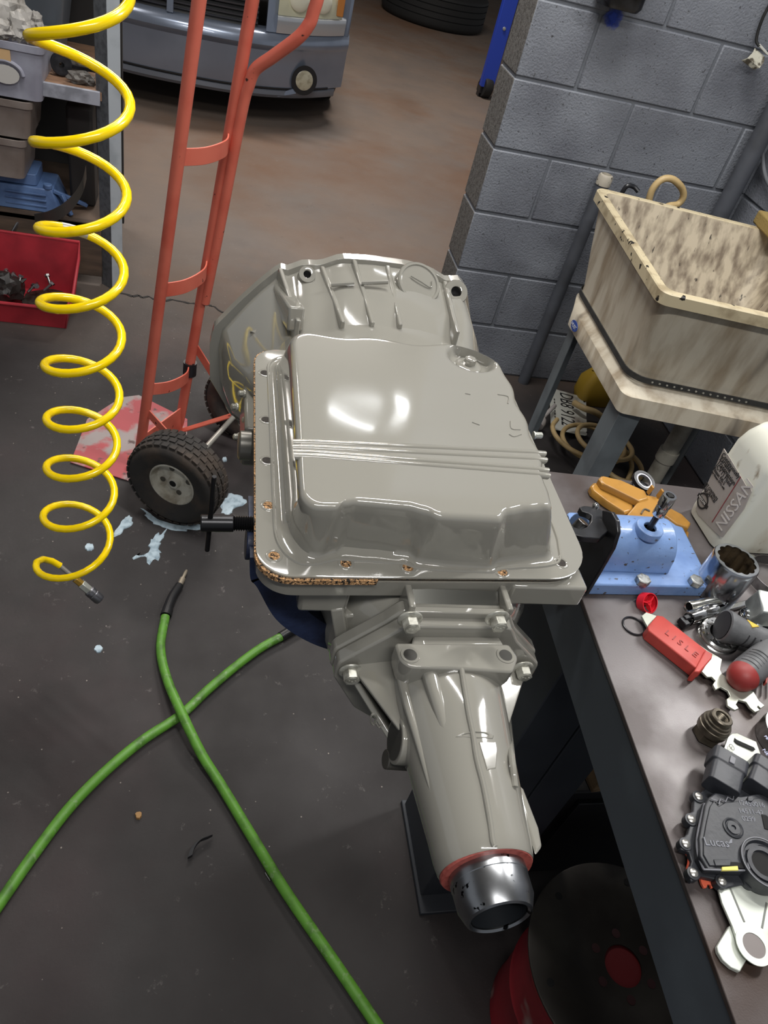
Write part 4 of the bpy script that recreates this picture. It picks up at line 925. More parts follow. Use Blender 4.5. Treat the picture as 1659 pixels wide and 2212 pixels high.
# green hoses on the floor
GH=M('green_hose','#59902f',.45,col2='#47702a',scale=35,thr=(.5,.7),col3='#7f9a6a',scale3=90,thr3=(.6,.75))
BSL=M('black_hose_sleeve','#1c1c1e',.4)
def fl_tube(px,r,z): return [Z(x,y,z) for x,y in px]
h1=thing('green_hose','green hose end lying uppermost at the crossing, with black sleeve and brass tip','hose',Z(390,1540,0))
R_=.0105
P_=[Z(357,1332,R_),Z(347,1400,R_),Z(362,1470,.018),Z(397,1550,.033),Z(436,1630,.018),Z(480,1700,R_),Z(540,1800,R_),Z(620,1930,R_),Z(720,2075,R_),Z(815,2215,R_),Z(900,2340,R_)]
mb=MB(); mb.tube(P_,R_,n=14,res=10); mb.build('hose_tube',GH,h1,ang=80)
mb=MB(); mb.tube([Z(361,1318,R_),Z(372,1290,R_),Z(388,1264,R_)],lambda t:.0122-.002*t,n=14,res=5); mb.tube([Z(358,1330,R_),Z(362,1318,R_)],.0132,n=14); mb.build('black_sleeve',BSL,h1)
mb=MB(); a,b=Z(388,1264,R_),Z(403,1232,R_); d=b-a; mb.lathe([(.007,0),(.007,d.length*.45),(.004,d.length*.5),(.0045,d.length*.8),(.003,d.length)],a,d,16); mb.build('plug_tip',M('plug_metal','#b7ab98',.4,.7),h1)
h2=thing('green_hose','green hose passing under the other, running to the lower left floor edge','hose',Z(300,1650,0))
P_=[Z(612,1373,R_),Z(560,1402,R_),Z(500,1447,R_),Z(445,1494,R_),Z(390,1545,R_),Z(310,1598,R_),Z(230,1664,R_),Z(150,1745,R_),Z(70,1850,R_),Z(-10,1965,R_),Z(-90,2080,R_)]
mb=MB(); mb.tube(P_,R_,n=14,res=10); mb.build('hose_tube',GH,h2,ang=80)
mb=MB(); mb.tube([Z(606,1376,R_),Z(636,1358,R_),Z(668,1342,R_)],.0122,n=14); mb.build('black_sleeve',BSL,h2)

# hand truck
RED=M('red_truck_paint','#d8705c',.42,col2='#c65a48',scale=9,thr=(.45,.7),col3='#3a2622',scale3=45,thr3=(.70,.73),coat=.1)
REDF=M('worn_red_plate','#ab4b50',.55,col2='#9a908e',scale=9,thr=(.48,.56),col3='#55403f',scale3=30,thr3=(.62,.7))
ht=thing('hand_truck','red two-wheeled hand truck with pneumatic tyres standing upright beyond the hoses','hand truck',(-.08,1.78,0))
B1,T1=V((-.132,1.733,.02)),V((-.026,1.678,1.178)); B2,T2=V((-.030,1.885,.02)),V((.0745,1.829,1.168))
bk_=V((.89,-.45,0)); uw=V((.45,.89,0))
def ext_(a,b,k): return a+(b-a)*k
TR=.0135
for a,b in ((B1,T1),(B2,T2)):
    mb=MB(); mb.tube([a+V((-.02,.01,-.002)),a+V((-.004,.002,.02)),ext_(a,b,.08),ext_(a,b,.5),ext_(a,b,1.15)],TR,n=16,res=8); mb.build('rail',RED,ht,ang=80)
hb=[on_line(B2,T2,650)+bk_*.012,on_line(B2,T2,480)+bk_*.016,on_line(B2,T2,300)+bk_*.018,on_line(B2,T2,210)+bk_*.020,on_line(B2,T2,178)+bk_*.024,Y(552,150,1.820),Y(590,122,1.803),Y(640,85,1.782),Y(664,58,1.777),Y(676,30,1.776),V((.194,1.775,1.24)),V((.15,1.79,1.36)),V((.09,1.822,1.37))]
mb=MB(); mb.tube(hb,TR*.95,n=16,res=8); mb.build('loop_handle',RED,ht,ang=80)
for p0,p1 in ((340,302),(628,572),(842,798)):
    a=on_line(B1,T1,p0);b=on_line(B2,T2,p1); m_=(a+b)/2+bk_*.035; rr=[]
    for p in cat([a,a.lerp(b,.3)+bk_*.026,a.lerp(b,.7)+bk_*.026,b],8):
        rr.append(p)
    mb=MB(); mb.loft([[p+V((0,0,-.018))-bk_*.002,p+V((0,0,.018))-bk_*.002,p+V((0,0,.018))+bk_*.002,p+V((0,0,-.018))+bk_*.002] for p in rr]); mb.build('cross_strap',RED,ht,bevel=.0008)
# toe plate
tp_=[Z(152,998,.005),Z(188,905,.005),Z(262,858,.005),Z(300,853,.005),Z(405,905,.005),Z(404,950,.005),Z(290,1042,.005)]
mb=MB(); mb.loft([[p-V((0,0,.004)) for p in tp_],tp_]); mb.build('toe_plate',REDF,ht,bevel=.001)
mb=MB(); c0,c1=B1+bk_*.01,B2+bk_*.01; mb.loft([[c0+V((0,0,-.012)),c1+V((0,0,-.012)),c1+V((0,0,.10)),c0+V((0,0,.10))],[p+bk_*.004 for p in (c0+V((0,0,-.012)),c1+V((0,0,-.012)),c1+V((0,0,.10)),c0+V((0,0,.10)))]]); mb.build('back_plate',RED,ht)
WC=Z(384,1033,.127); WC2=WC+uw*.42
TYRE=M('worn_tyre','#34312f',.8,col2='#4a4038',scale=16,bump=.2,bscale=120)
RIM=M('dirty_white_rim','#cdc9bc',.5,col2='#9d9484',scale=30)
def truck_wheel(c):
    d=uw.normalized()
    mb=MB(); prof=[(.062,-.030),(.075,-.040),(.095,-.046),(.112,-.044),(.122,-.034),(.126,-.018),(.127,0),(.126,.018),(.122,.034),(.112,.044),(.095,.046),(.075,.040),(.062,.030)]
    mb.lathe(prof,c,d,64,closedprof=True); ty=mb.build('tyre',TYRE,ht,ang=60)
    _,u,w=frame(d); mb=MB()
    for k in range(36):
        a=2*math.pi*k/36
        for lane,(h,r) in enumerate(((-.030,.1235),(-.010,.1272),(.010,.1272),(.030,.1235))):
            aa=a+(math.pi/36 if lane%2 else 0); rad=u*math.cos(aa)+w*math.sin(aa); tan=-u*math.sin(aa)+w*math.cos(aa)
            mb.box(c+d*h+rad*(r+.0005),(.016,.015,.005),Matrix((tan,d,rad)).transposed())
    o=mb.build('tread_blocks',TYRE,ty); o['kind']='stuff'
    mb=MB(); mb.lathe([(.0635,-.032),(.0600,-.034),(.0580,-.030),(.0520,-.012),(.030,-.010),(.018,-.014),(.014,-.026),(.009,-.026),(.009,0),(.018,.01),(.052,.012),(.0635,.032)],c,d,48,caps=(False,False)); rm=mb.build('rim',RIM,ht)
    for k in range(4):
        a=k*math.pi/2+.3; p=c+d*-.0125+(u*math.cos(a)+w*math.sin(a))*.038; mb=MB(); mb.lathe([(.0075,-.0012),(.0075,0),(.0045,.001),(.0003,.001)],p,-d,16); mb.build('rim_bolt',M('rim_bolt_dark','#5a564e',.5,.4),rm)
    mb=MB(); mb.lathe([(.0095,.0),(.0003,.0005)],c-d*.0262,-d,16); mb.build('axle_hole',DARK,rm)
truck_wheel(WC); truck_wheel(WC2)
mb=MB(); mb.cyl(WC+uw*.03,WC2-uw*.03,.0075,14); mb.build('axle',M('axle_grey','#a7a49c',.4,.4),ht)
for (q,sgn,off_) in ((on_line(B1,T1,885),1,.075),(on_line(B2,T2,742),1,.34)):
    e=WC+uw*off_; mb=MB(); mb.bar(q,e+V((0,0,.006)),.022,.004,upv=uw); mb.bar(B1 if off_<.2 else B2,e,.022,.004,upv=(0,0,1)); mb.build('axle_brace',RED,ht,bevel=.0006)
mb=MB(); p=on_line(B2,T2,795); mb.tube([p-V((-.002,.001,.02)),p+V((.002,-.001,.02))],.0185,n=16,smooth=False); mb.build('tape_wrap',BLACK,ht)

# dried foam splashes and floor litter
FOAM=M('pale_blue_splash','#b7c9d3',.6,col2='#8fa3b0',scale=60)
def blob(name,pxs,label,catg,mat=FOAM,h=.003,rough=.15,grp=None):
    q=[Z(x,y,.0) for x,y in pxs]; c=sum(q,V())/len(q); q2=[]
    for p in cat(q,4,closed=True): q2.append(p+(p-c)*random.uniform(-rough,rough))
    mb=MB(); mb.loft([[p+V((0,0,.0002)) for p in q2],[p.lerp(c,.12)+V((0,0,h)) for p in q2]]); return tag(mb.build(name,mat),label,catg,grp)
blob('paint_splash',[(308,1100),(330,1118),(365,1132),(400,1138),(436,1134),(438,1142),(400,1146),(360,1142),(325,1128),(309,1112)],'long pale splash curving along under the near truck tyre','splash')
blob('paint_splash',[(480,1082),(500,1066),(525,1072),(528,1090),(505,1100),(498,1112),(478,1108)],'pale blue splash to the right of the near truck tyre','splash')
blob('paint_splash',[(262,1128),(275,1114),(286,1122),(282,1136),(268,1144),(262,1155),(247,1158),(250,1146)],'two-lobed pale splash just right of the yellow hose','splash')
blob('paint_splash',[(352,1148),(356,1150),(348,1170),(342,1182),(346,1196),(330,1212),(308,1208),(292,1200),(318,1198),(322,1180),(330,1164)],'ragged pale splash in front of the truck tyre, largest on open floor','splash',rough=.3)
blob('paint_splash',[(182,1182),(190,1174),(202,1178),(200,1188),(188,1190)],'smallest pale splash, inside the yellow hose coil area','splash')
blob('paint_splash',[(480,990),(488,988),(490,996),(482,998)],'tiny pale drop beyond the truck tyre, near the transmission','splash')
blob('paint_splash',[(205,1398),(216,1394),(222,1402),(214,1410),(205,1406)],'lone grey-white round drop below the hose coupler','splash')
blob('floor_chip',[(292,1758),(305,1755),(304,1768),(296,1770)],'small tan chip on the floor left of the crossing hoses','chip',M('tan_chip','#a07a4c',.7),.006)
q=[Z(410,1856,.001),Z(416,1838,.004),Z(430,1822,.006),Z(454,1812,.004)]
mb=MB(); mb.loft([[p+V((-.004,0,0)),p+V((.004,.004,0)),p+V((.004,.004,.010)),p+V((-.004,0,.010))] for p in cat(q,6)]); tag(mb.build('rubber_strip',M('dull_black_strip','#1f1f22',.55)),'short curled black rubber strip on the floor beside the green hose','strip')
mb=MB(); mb.tube([Z(573,1885,.003),Z(584,1903,.002)],.0022,n=8,smooth=False); tag(mb.build('small_nail',STEEL),'small steel nail on the floor right beside the green hose','nail')

# car
SIL=M('silver_blue_car_paint','#8791a3',.25,.5,coat=.6,col2='#7b8596',scale=3)
CARB=M('car_black_plastic','#19191b',.5)
car_=thing('car','silver front end of a parked car with crossbar grille, behind the hand truck','car',(-.13,6.0,0))
xc=-.13
def fy(x): u=abs((x-xc)/.92); return 4.80+.40*min(u,1.15)**2.5
XS=[xc+.92*(-1+2*i/40) for i in range(41)]
def skin(name,prof,mat,xs=XS,bev=0,par=None,taper=0):
    mb=MB(); mb.loft([[V((x,fy(x)+dy,z)) for z,dy in prof] for x in xs]); return mb.build(name,mat,par or car_,bevel=bev,ang=40)
skin('bumper',[(.505,.10),(.50,.012),(.488,-.012),(.465,-.026),(.440,-.030),(.428,-.022),(.41,-.004),(.33,.0),(.26,.004),(.215,.012),(.210,.028),(.205,.10)],SIL)
skin('lower_valance',[(.212,.02),(.206,.004),(.185,.0),(.168,.012),(.160,.06),(.20,.10)],M('valance_grey','#6f737c',.35,.3),XS[1:-1])
skin('valance_gap',[(.222,.006),(.214,.006),(.208,.03),(.218,.03)],CARB,XS[2:-2])
gx=[x for x in XS if -.70<x<.28]
skin('grille_backing',[(.74,.13),(.50,.05),(.50,.07),(.74,.15)],CARB,gx)
for k in range(9):
    z=.52+k*.024; skin('grille_slat',[(z,.040+.03*k/9),(z+.008,.038+.03*k/9),(z+.008,.055+.03*k/9),(z,.055+.03*k/9)],M('slat_grey','#4a4b50',.4,.4),gx)
mb=MB(); xg=-.22
mb.bar(V((xg,fy(xg)+.02,.50)),V((xg,fy(xg)+.06,.74)),.035,.03,upv=(0,-1,0)); mb.build('grille_bar',SIL,car_,bevel=.003)
gs=[x for x in XS if .24<x<.36]
skin('grille_surround',[(.74,.06),(.50,-.0),(.50,.10),(.74,.16)],SIL,gs+[.36])
hs=[.34+.38*i/14 for i in range(15)]
LENS=M('yellowed_lens','#b9b79d',.25,coat=.6)
skin('headlight',[(.735,.055),(.66,.012),(.585,.0),(.58,.05),(.73,.12)],LENS,hs)
skin('lamp_sill',[(.588,.02),(.580,-.012),(.560,-.018),(.50,-.004),(.49,.05),(.58,.06)],M('bright_sill','#c3c7cc',.2,.5,coat=.4),hs+[.75])
for xx in (.45,.585):
    p=V((xx,fy(xx)-.002,.665)); mb=MB(); mb.lathe([(.055,0),(.055,.004),(.048,.012),(.03,.018),(.001,.02)],p,(.25,-1,.15),32); mb.build('lamp_projector',M('lamp_glass','#d6d4c0',.15,coat=.5),car_)
mb=MB(); p=V((.70,fy(.70)-.006,.655)); mb.box(p,(.04,.02,.11)); mb.build('amber_marker',M('amber_lens','#b5763b',.3),car_,bevel=.004)
p=Y(656,173,4.955); mb=MB(); mb.lathe([(.078,.012),(.070,.002),(.060,-.012),(.001,-.012)],p,(.25,-1,.05),36); mb.build('fog_recess',CARB,car_)
mb=MB(); mb.lathe([(.058,.0),(.056,.010),(.045,.016),(.001,.019)],p,(.25,-1,.05),36); mb.build('fog_lamp',M('fog_lens','#b5b09a',.25,coat=.4,col2='#9a947e',scale=40),car_)
mb=MB(); mb.loft([[Y(590,205,4.9),Y(640,190,4.94),Y(640,203,4.94),Y(600,210,4.9)],[Y(590,205,4.9)+V((0,.03,0)),Y(640,190,4.94)+V((0,.03,0)),Y(640,203,4.94)+V((0,.03,0)),Y(600,210,4.9)+V((0,.03,0))]]); mb.build('fog_scoop',SIL,car_,bevel=.003)
# hood and side
mb=MB(); mb.loft([[V((x,fy(x)+dy,z-.03*abs((x-xc)/.92)**3)) for z,dy in ((.73,.10),(.80,.14),(.86,.45),(.92,1.2),(.92,1.25),(.6,1.2),(.6,.3))] for x in XS]); mb.build('hood',SIL,car_)
mb=MB(); mb.loft([[V((.785,5.18,.25)),V((.785,5.18,.70)),V((.60,5.18,.72)),V((.60,5.18,.25))],[V((.80,6.6,.25)),V((.80,6.6,.80)),V((.60,6.6,.85)),V((.60,6.6,.25))]]); mb.build('fender',SIL,car_,bevel=.02)
mb=MB(); mb.box((xc,5.9,.30),(1.45,1.4,.22)); mb.build('underbody',CARB,car_)
mb=MB(); mb.lathe([(.20,-.10),(.28,-.11),(.315,-.09),(.32,0),(.315,.09),(.28,.11),(.20,.10)],(.70,5.75,.32),(1,0,0),48,closedprof=True); mb.build('front_tyre',RUBBER,car_,ang=50)
mb=MB(); mb.lathe([(.20,.08),(.19,.09),(.05,.07),(.001,.07)],(.70,5.75,.32),(1,0,0),32); mb.build('front_rim',STEEL,car_)
mb=MB(); mb.lathe([(.20,-.10),(.28,-.11),(.315,-.09),(.32,0),(.315,.09),(.28,.11),(.20,.10)],(-.96,5.75,.32),(1,0,0),48,closedprof=True); mb.build('front_tyre',RUBBER,car_,ang=50)
mb=MB(); mb.lathe([(.20,-.08),(.19,-.09),(.05,-.07),(.001,-.07)],(-.96,5.75,.32),(1,0,0),32); mb.build('front_rim',STEEL,car_)

# truck tyre lying on the floor and blue post with caster
TC=V((2.28,9.45,0)); tt=thing('truck_tyre','large ribbed black truck tyre lying flat on the far floor','tyre',TC)
pr=[(.30,.04),(.40,.01),(.52,.0),(.55,.02),(.56,.05)]
for k in range(4): z=.05+k*.055; pr+=[(.56,z+.045),(.548,z+.047),(.548,z+.053),(.56,z+.055)]
pr+=[(.555,.29),(.52,.31),(.40,.30),(.30,.27)]
mb=MB(); mb.lathe(pr,TC,(0,0,1),72,closedprof=True); mb.build('tyre_carcass',RUBBER,tt,ang=40)
bp_=thing('blue_post','upright blue steel stand leg with bolts on a black caster, beyond the pier','stand',Z(1048,212,0))
BLU2=M('royal_blue_paint','#2a46b4',.4)
a=Y(1052,190,6.6); b=Y(1116,-40,6.6); b.x=a.x+.06
mb=MB(); mb.loft([[a+V((-.055,0,0)),a+V((.055,0,0)),a+V((.055,.06,0)),a+V((-.055,.06,0))],[V((a.x+dx,6.6+dy,1.2)) for dx,dy in ((-.055,0),(.055,0),(.055,.06),(-.055,.06))]]); mb.build('post',BLU2,bp_,bevel=.004)
for z in (a.z+.04,a.z+.42,a.z+.8): mb=MB(); mb.lathe([(.014,0),(.011,.008),(.001,.011)],(a.x+.005,6.6,z),(0,-1,0),14); mb.build('post_bolt',ZINC,bp_)
mb=MB(); mb.box((a.x,6.66,a.z-.02),(.10,.10,.06)); mb.box((a.x-.045,6.66,a.z-.07),(.008,.07,.10)); mb.box((a.x+.045,6.66,a.z-.07),(.008,.07,.10)); mb.build('caster_fork',BLACK,bp_,bevel=.002)
mb=MB(); mb.lathe([(.03,-.035),(.072,-.035),(.078,-.02),(.078,.02),(.072,.035),(.03,.035)],(a.x,6.64,.078),(1,.2,0),28,closedprof=True); mb.build('caster_wheel',RUBBER,bp_)

# pipes on the wall
PIPEM=M('painted_pipe','#55585f',.5,col2='#46484d',scale=8)
pd=thing('drain_pipe','dark grey pipe standing against the pier, with a chipped white cap','pipe',(1.262,2.405,0))
mb=MB(); mb.cyl((1.262,2.405,0),(1.262,2.405,.775),.022,20); mb.build('pipe_tube',PIPEM,pd)
mb=MB(); mb.lathe([(.0215,0),(.0245,.002),(.0245,.028),(.021,.034),(.016,.036),(.016,.02)],(1.262,2.405,.772),(0,0,1),20); mb.build('white_cap',M('chipped_white','#b3ab9c',.6,col2='#4a443c',scale=70,thr=(.6,.65)),pd)
pc=thing('corner_pipe','dark grey pipe running up the inside corner of the block walls','pipe',(1.725,2.40,0))
mb=MB(); mb.cyl((1.725,2.40,0),(1.725,2.40,2.8),.030,22); mb.build('pipe_tube',PIPEM,pc)
for z in (.5,1.5): mb=MB(); mb.lathe([(.030,0),(.034,.002),(.034,.03),(.030,.032)],(1.725,2.40,z),(0,0,1),22); mb.build('pipe_clip',PIPEM,pc)
# wall device, overspray, tag on a cord
dv=thing('wall_box','black wall-mounted device at the top edge, above a blue overspray mark','device',Y(1330,5,2.40))
c=(Y(1290,0,2.42)+Y(1365,0,2.42))/2; c=V((c.x,2.395,0)); zb=Y(1330,17,2.39).z
mb=MB(); mb.loft([[V((x,y,zb)) for x,y in rrect(c.x-.050,2.355,c.x+.055,2.439,.02,4)],[V((x,y,zb+.012)) for x,y in rrect(c.x-.058,2.35,c.x+.063,2.439,.02,4)],[V((x,y,zb+.2)) for x,y in rrect(c.x-.062,2.345,c.x+.067,2.439,.02,4)]]); mb.build('case_shell',BLACK,dv,bevel=.002)
mb=MB(); mb.box((c.x,2.345,zb+.06),(.08,.012,.05)); mb.build('case_panel',RUBBER,dv,bevel=.004)
def spray():
    m=bpy.data.materials.new('blue_overspray'); m.use_nodes=True; nt=m.node_tree;N=nt.nodes;L=nt.links;b=N['Principled BSDF']; b.inputs['Base Color'].default_value=lin('#1f46b8'); b.inputs['Roughness'].default_value=.5
    t=N.new('ShaderNodeTexCoord'); g=N.new('ShaderNodeVectorMath'); g.operation='DISTANCE'; L.new(t.outputs['Object'],g.inputs[0]); g.inputs[1].default_value=SPC
    n=N.new('ShaderNodeTexNoise'); n.inputs['Scale'].default_value=90; L.new(t.outputs['Object'],n.inputs['Vector'])
    a=N.new('ShaderNodeMath'); a.operation='MULTIPLY_ADD'; L.new(n.outputs['Fac'],a.inputs[0]); a.inputs[1].default_value=.022; L.new(g.outputs['Value'],a.inputs[2])
    r=N.new('ShaderNodeMapRange'); r.inputs[1].default_value=.018;r.inputs[2].default_value=.042;r.inputs[3].default_value=.85;r.inputs[4].default_value=0; L.new(a.outputs[0],r.inputs[0]); L.new(r.outputs[0],b.inputs['Alpha']); return m
p=Y(1325,38,2.438); org=V(WO['wall_back']); SPC=p-org
mb=MB(); mb.lathe([(.036,0),(.001,.0003)],p,(0,-1,0),28); mb.build('overspray_mark',spray(),wb)
tg=thing('cord_tag','white dirty paper tag on a hanging black cord, upper right wall','tag',Y(1625,125,2.40))
TAGM=M('dirty_tag','#c9c6b6',.6,col2='#5a5346',scale=35,thr=(.50,.58))
rr=[]
for (a,b) in (((1631,104),(1652,122)),((1622,112),(1646,132)),((1608,122),(1634,143)),((1597,128),(1622,147))):
    rr.append((Y(*a,2.415),Y(*b,2.415)))
k_=[0,-.012,-.020,-.014]
mb=MB(); mb.loft([[a+V((0,kk,0)),b+V((0,kk,0)),b+V((0,kk+.0015,0)),a+V((0,kk+.0015,0))] for (a,b),kk in zip(rr,k_)]); mb.build('tag_sheet',TAGM,tg)
mb=MB(); mb.bar(Y(1639,96,2.412),Y(1658,117,2.412),.006,.008,upv=(0,1,0)); mb.build('tag_clip',M('white_clip','#d6d6ce',.5),tg,bevel=.0008)
mb=MB(); mb.tube([Y(1640,100,2.41),Y(1634,88,2.42),Y(1638,66,2.425),Y(1648,38,2.425),Y(1660,15,2.425),Y(1690,-40,2.425)],.0045,n=10); mb.build('cord',RUBBER,tg)
mb=MB(); mb.tube([X(1662,215,1.78),X(1650,250,1.775),X(1647,320,1.775),X(1652,375,1.775),X(1668,410,1.77),X(1690,430,1.765)],.006,n=10); tag(mb.build('grey_cable',M('grey_cable_jacket','#6a6d72',.5)),'loose grey cable hanging down the right wall at the frame edge','cable')

# utility sink
SINK=M('dirty_sink_plastic','#cfc6b3',.5,col2='#a3937c',scale=7,thr=(.42,.68),stretch=(3.2,3.2,.7),col3='#5b5045',scale3=3.2,thr3=(.60,.72),bump=.15,bscale=90)
SINKIN=M('stained_sink_inside','#bdb19b',.5,col2='#776a5a',scale=8,thr=(.40,.66),stretch=(5,5,.5),col3='#3a332c',scale3=14,thr3=(.66,.74))
RIMM=M('cream_sink_rim','#cdbf9e',.5,col2='#a8987a',scale=25,thr=(.5,.7),col3='#231f1b',scale3=42,thr3=(.64,.67))
sk=thing('utility_sink','dirty cream plastic utility sink on grey metal legs in the wall corner','sink',(1.35,1.8,0))
def quad(fl_,bl_,w,df=(.986,-.168),db=(.983,-.183)):
    fl_,bl_=V(fl_+(0,)),V(bl_+(0,)); a=V(df+(0,)).normalized();b=V(db+(0,)).normalized(); return [fl_,fl_+a*w,bl_+b*w,bl_]
def inq(q,d):
    c=sum(q,V())/4; o=[]
    for i in range(4):
        p=q[i];a=(q[i-1]-p).normalized();b=(q[(i+1)%4]-p).normalized(); o.append(p+(a+b)*d)
    return o
def qring(q,r,z,k=7): return [V((x,y,z)) for x,y in corner([(p.x,p.y) for p in q],[r]*4,k)]
rimq=quad((1.042,1.510),(1.120,2.176),.62)
und=quad((1.066,1.532),(1.126,2.152),.58)
belt=quad((1.096,1.546),(1.122,2.055),.54)
skt=quad((1.076,1.510),(1.094,1.990),.56); skb=quad((1.081,1.505),(1.0935,1.975),.56)
def mixq(a,b,t): return [p.lerp(q,t) for p,q in zip(a,b)]
RZs=.835
mb=MB(); mb.loft([qring(und,.05,RZs-.030),qring(mixq(und,belt,.5),.055,.70),qring(belt,.06,.60),qring(belt,.06,.572),qring(inq(belt,-.006),.055,.562),qring(skt,.030,.548),qring(skb,.022,.498),qring(inq(skb,.012),.02,.498),qring(inq(skb,.014),.02,.54)],caps=(False,False)); mb.build('basin_shell',SINK,sk,ang=50)
mb=MB(); mb.loft([qring(inq(rimq,.024),.030,RZs-.002),qring(inq(mixq(und,belt,.45),.010),.05,.71),qring(inq(belt,.012),.05,.61),qring(inq(belt,.04),.05,.565),qring(inq(belt,.08),.05,.552)],caps=(False,True)); mb.build('basin_inside',SINKIN,sk,ang=50)
mb=MB(); mb.loft([qring(und,.045,RZs-.032),qring(rimq,.030,RZs-.030),qring(rimq,.030,RZs-.003),qring(inq(rimq,.003),.028,RZs),qring(inq(rimq,.021),.028,RZs),qring(inq(rimq,.025),.028,RZs-.004)],caps=(False,False)); mb.build('sink_rim',RIMM,sk,ang=40)
# band tied around the basin
BAND=M('black_timing_belt','#3a3a39',.7,col2='#2c2c2b',scale=40)
b2=inq(belt,-.004); br_=qring(b2,.06,.585)
mb=MB(); mb.loft([[p+V((0,0,.0075)) for p in br_],[V((0,0,0))+p+V((-.003,-.003,.0075)) for p in br_],[p+V((-.003,-.003,-.0075)) for p in br_],[p+V((0,0,-.0075)) for p in br_]],caps=(False,False)); 
sbnd=mb.build('tied_belt',BAND,sk)
a,e=b2[0].lerp(b2[1],.115),b2[0].lerp(b2[1],1.0)
for k in range(14):
    p=a.lerp(e,k*.042); mb=MB(); mb.box(V((p.x-.004,p.y-.0035,.585)),(.0045,.004,.0035)); mb.build('belt_dot',M('belt_dot_pale','#a9a79c',.5),sbnd)
# oval badge on the left apron
bc=Z(1236,695,.53); bc=V((1.083,bc.y,.527)); bd=V((-1,.03,.25)).normalized(); 
mb=MB(); c=X(1241,704,1.0835)
mb.loft([[c+V((.0,u*.024,v*.0145)) for u,v in ell(0,0,1,1,28)],[c+V((-.0015,u*.024,v*.0145)) for u,v in ell(0,0,1,1,28)]]); ob=mb.build('oval_badge',M('badge_blue','#2f4fa0',.4),sk)
text('badge_lettering','HUST',.016,c+V((-.0022,.0195,-.006)),(0,-1,0),(0,0,1),M('badge_white','#d5d8de',.4),sk,ext=.0003,xs=.95)
# legs: angle iron
LEG=M('grey_sink_leg','#71787c',.5,col2='#62686c',scale=10)
def angle_leg(x,y,sx,sy,w=.042):
    mb=MB(); poly=[(0,0),(w*sx,0),(w*sx,.004*sy),(.004*sx,.004*sy),(.004*sx,w*sy),(0,w*sy)]
    if sx*sy<0: poly=poly[::-1]
    mb.loft([[V((x+u,y+v,0)) for u,v in poly],[V((x+u,y+v,.53)) for u,v in poly]]); mb.build('leg',LEG,sk,bevel=.001)
q=inq(skb,.014)
angle_leg(q[0].x,q[0].y,1,1,.068); angle_leg(q[1].x,q[1].y,-1,1); angle_leg(q[2].x,q[2].y,-1,-1); angle_leg(q[3].x,q[3].y,1,-1)
p=Y(1455,960,1.66); mb=MB(); mb.cyl((p.x,1.66,.02),(p.x,1.66,.55),.026,20); mb.lathe([(.026,0),(.031,.002),(.031,.04),(.026,.042)],(p.x,1.66,.24),(0,0,1),20); mb.build('waste_pipe',M('grimy_white_pipe','#a9a598',.5,col2='#6f6a5e',scale=9,thr=(.45,.65)),sk)
# faucet spout dark, hose loop, wooden brush
mb=MB(); c=Y(1360,405,2.21); mb.tube([c+V((-.02,.0,-.05)),c+V((-.012,0,.0)),c+V((.012,0,.004)),c+V((.028,-.01,-.004))],.007,n=10); mb.build('dark_tap',BLACK,sk)
TAN=M('tan_hose','#c2a878',.45,col2='#a98f60',scale=20,thr=(.5,.7))
mb=MB(); yy=2.23; mb.tube([Y(1395,480,yy),Y(1400,440,yy),Y(1410,408,yy),Y(1430,388,yy),Y(1452,387,yy),Y(1472,405,yy),Y(1476,425,yy),Y(1464,441,yy),Y(1440,447,yy-.01),Y(1420,470,yy)],.0105,n=12,res=6)
hl_=mb.build('hose_loop',TAN); tag(hl_,'cream hose loop rising behind the back rim of the sink','hose')
mb=MB(); a=Z(1650,470,RZs+.02); b=Z(1700,520,RZs+.02); mb.bar(a,b,.06,.04); tag(mb.build('wooden_brush',M('bristle_tan','#a08850',.8,bump=.6,bscale=150),bevel=.006),'tan scrubbing brush on the back rim of the sink, at frame edge','brush')

# under the sink
pt_=[Z(1187,837,.02),Z(1266,859,.02),Z(1268,942,.02),Z(1190,926,.02)]
lp=thing('license_plate','grimy white license plate with black characters lying on the floor under the sink','plate',sum(pt_,V())/4-V((0,0,.02)))
PL=M('grimy_plate','#c4c4bb',.45,col2='#6a5c4f',scale=9,thr=(.55,.68))
poly=[(p.x,p.y) for p in pt_]; pr_=corner(poly[::-1],[.014]*4,4)
mb=MB(); mb.loft([[V((x,y,.0185)) for x,y in pr_],[V((x,y,.020)) for x,y in pr_]]); mb.build('plate_sheet',PL,lp)
xd=(pt_[3]-pt_[0]).normalized(); yd=(pt_[1]-pt_[0]).normalized()
PB=M('plate_black','#1c1c1e',.5)
text('plate_number','DB8 9122',.078,pt_[0]+xd*.012+yd*.042,xd,yd,PB,lp,ext=.0008,xs=.72)
text('plate_small_text','STATE',.016,pt_[0]+xd*.10+yd*.014,xd,yd,PB,lp,ext=.0005) if False else None
for k in range(4):
    p=pt_[0]+xd*(.035 if k%2==0 else .245)+yd*(.012 if k<2 else .14); mb=MB(); mb.lathe([(.005,.0004),(.0003,.0006)],p,(0,0,1),12); mb.build('plate_hole',DARK,lp)
mb=MB(); 
for k in range(7): mb.box(pt_[0]+xd*(.08+.02*k)+yd*.018+V((0,0,.0006)),(.012,.005,.0012),Matrix((xd,yd,V((0,0,1)))).transposed())
mb.build('plate_line',M('plate_grey_print','#55534e',.5),lp)
def loop(c,R,z,n=10,ph=0,sq=1): return [c+V((R*math.cos(2*math.pi*k/n+ph),R*sq*math.sin(2*math.pi*k/n+ph),z+.012*math.sin(2*math.pi*k/n))) for k in range(n)]
th=thing('coiled_hose','tan coiled hose heaped on the floor under the sink','hose',Z(1260,980,0))
mb=MB(); c=Z(1253,955,.04); pp=[]
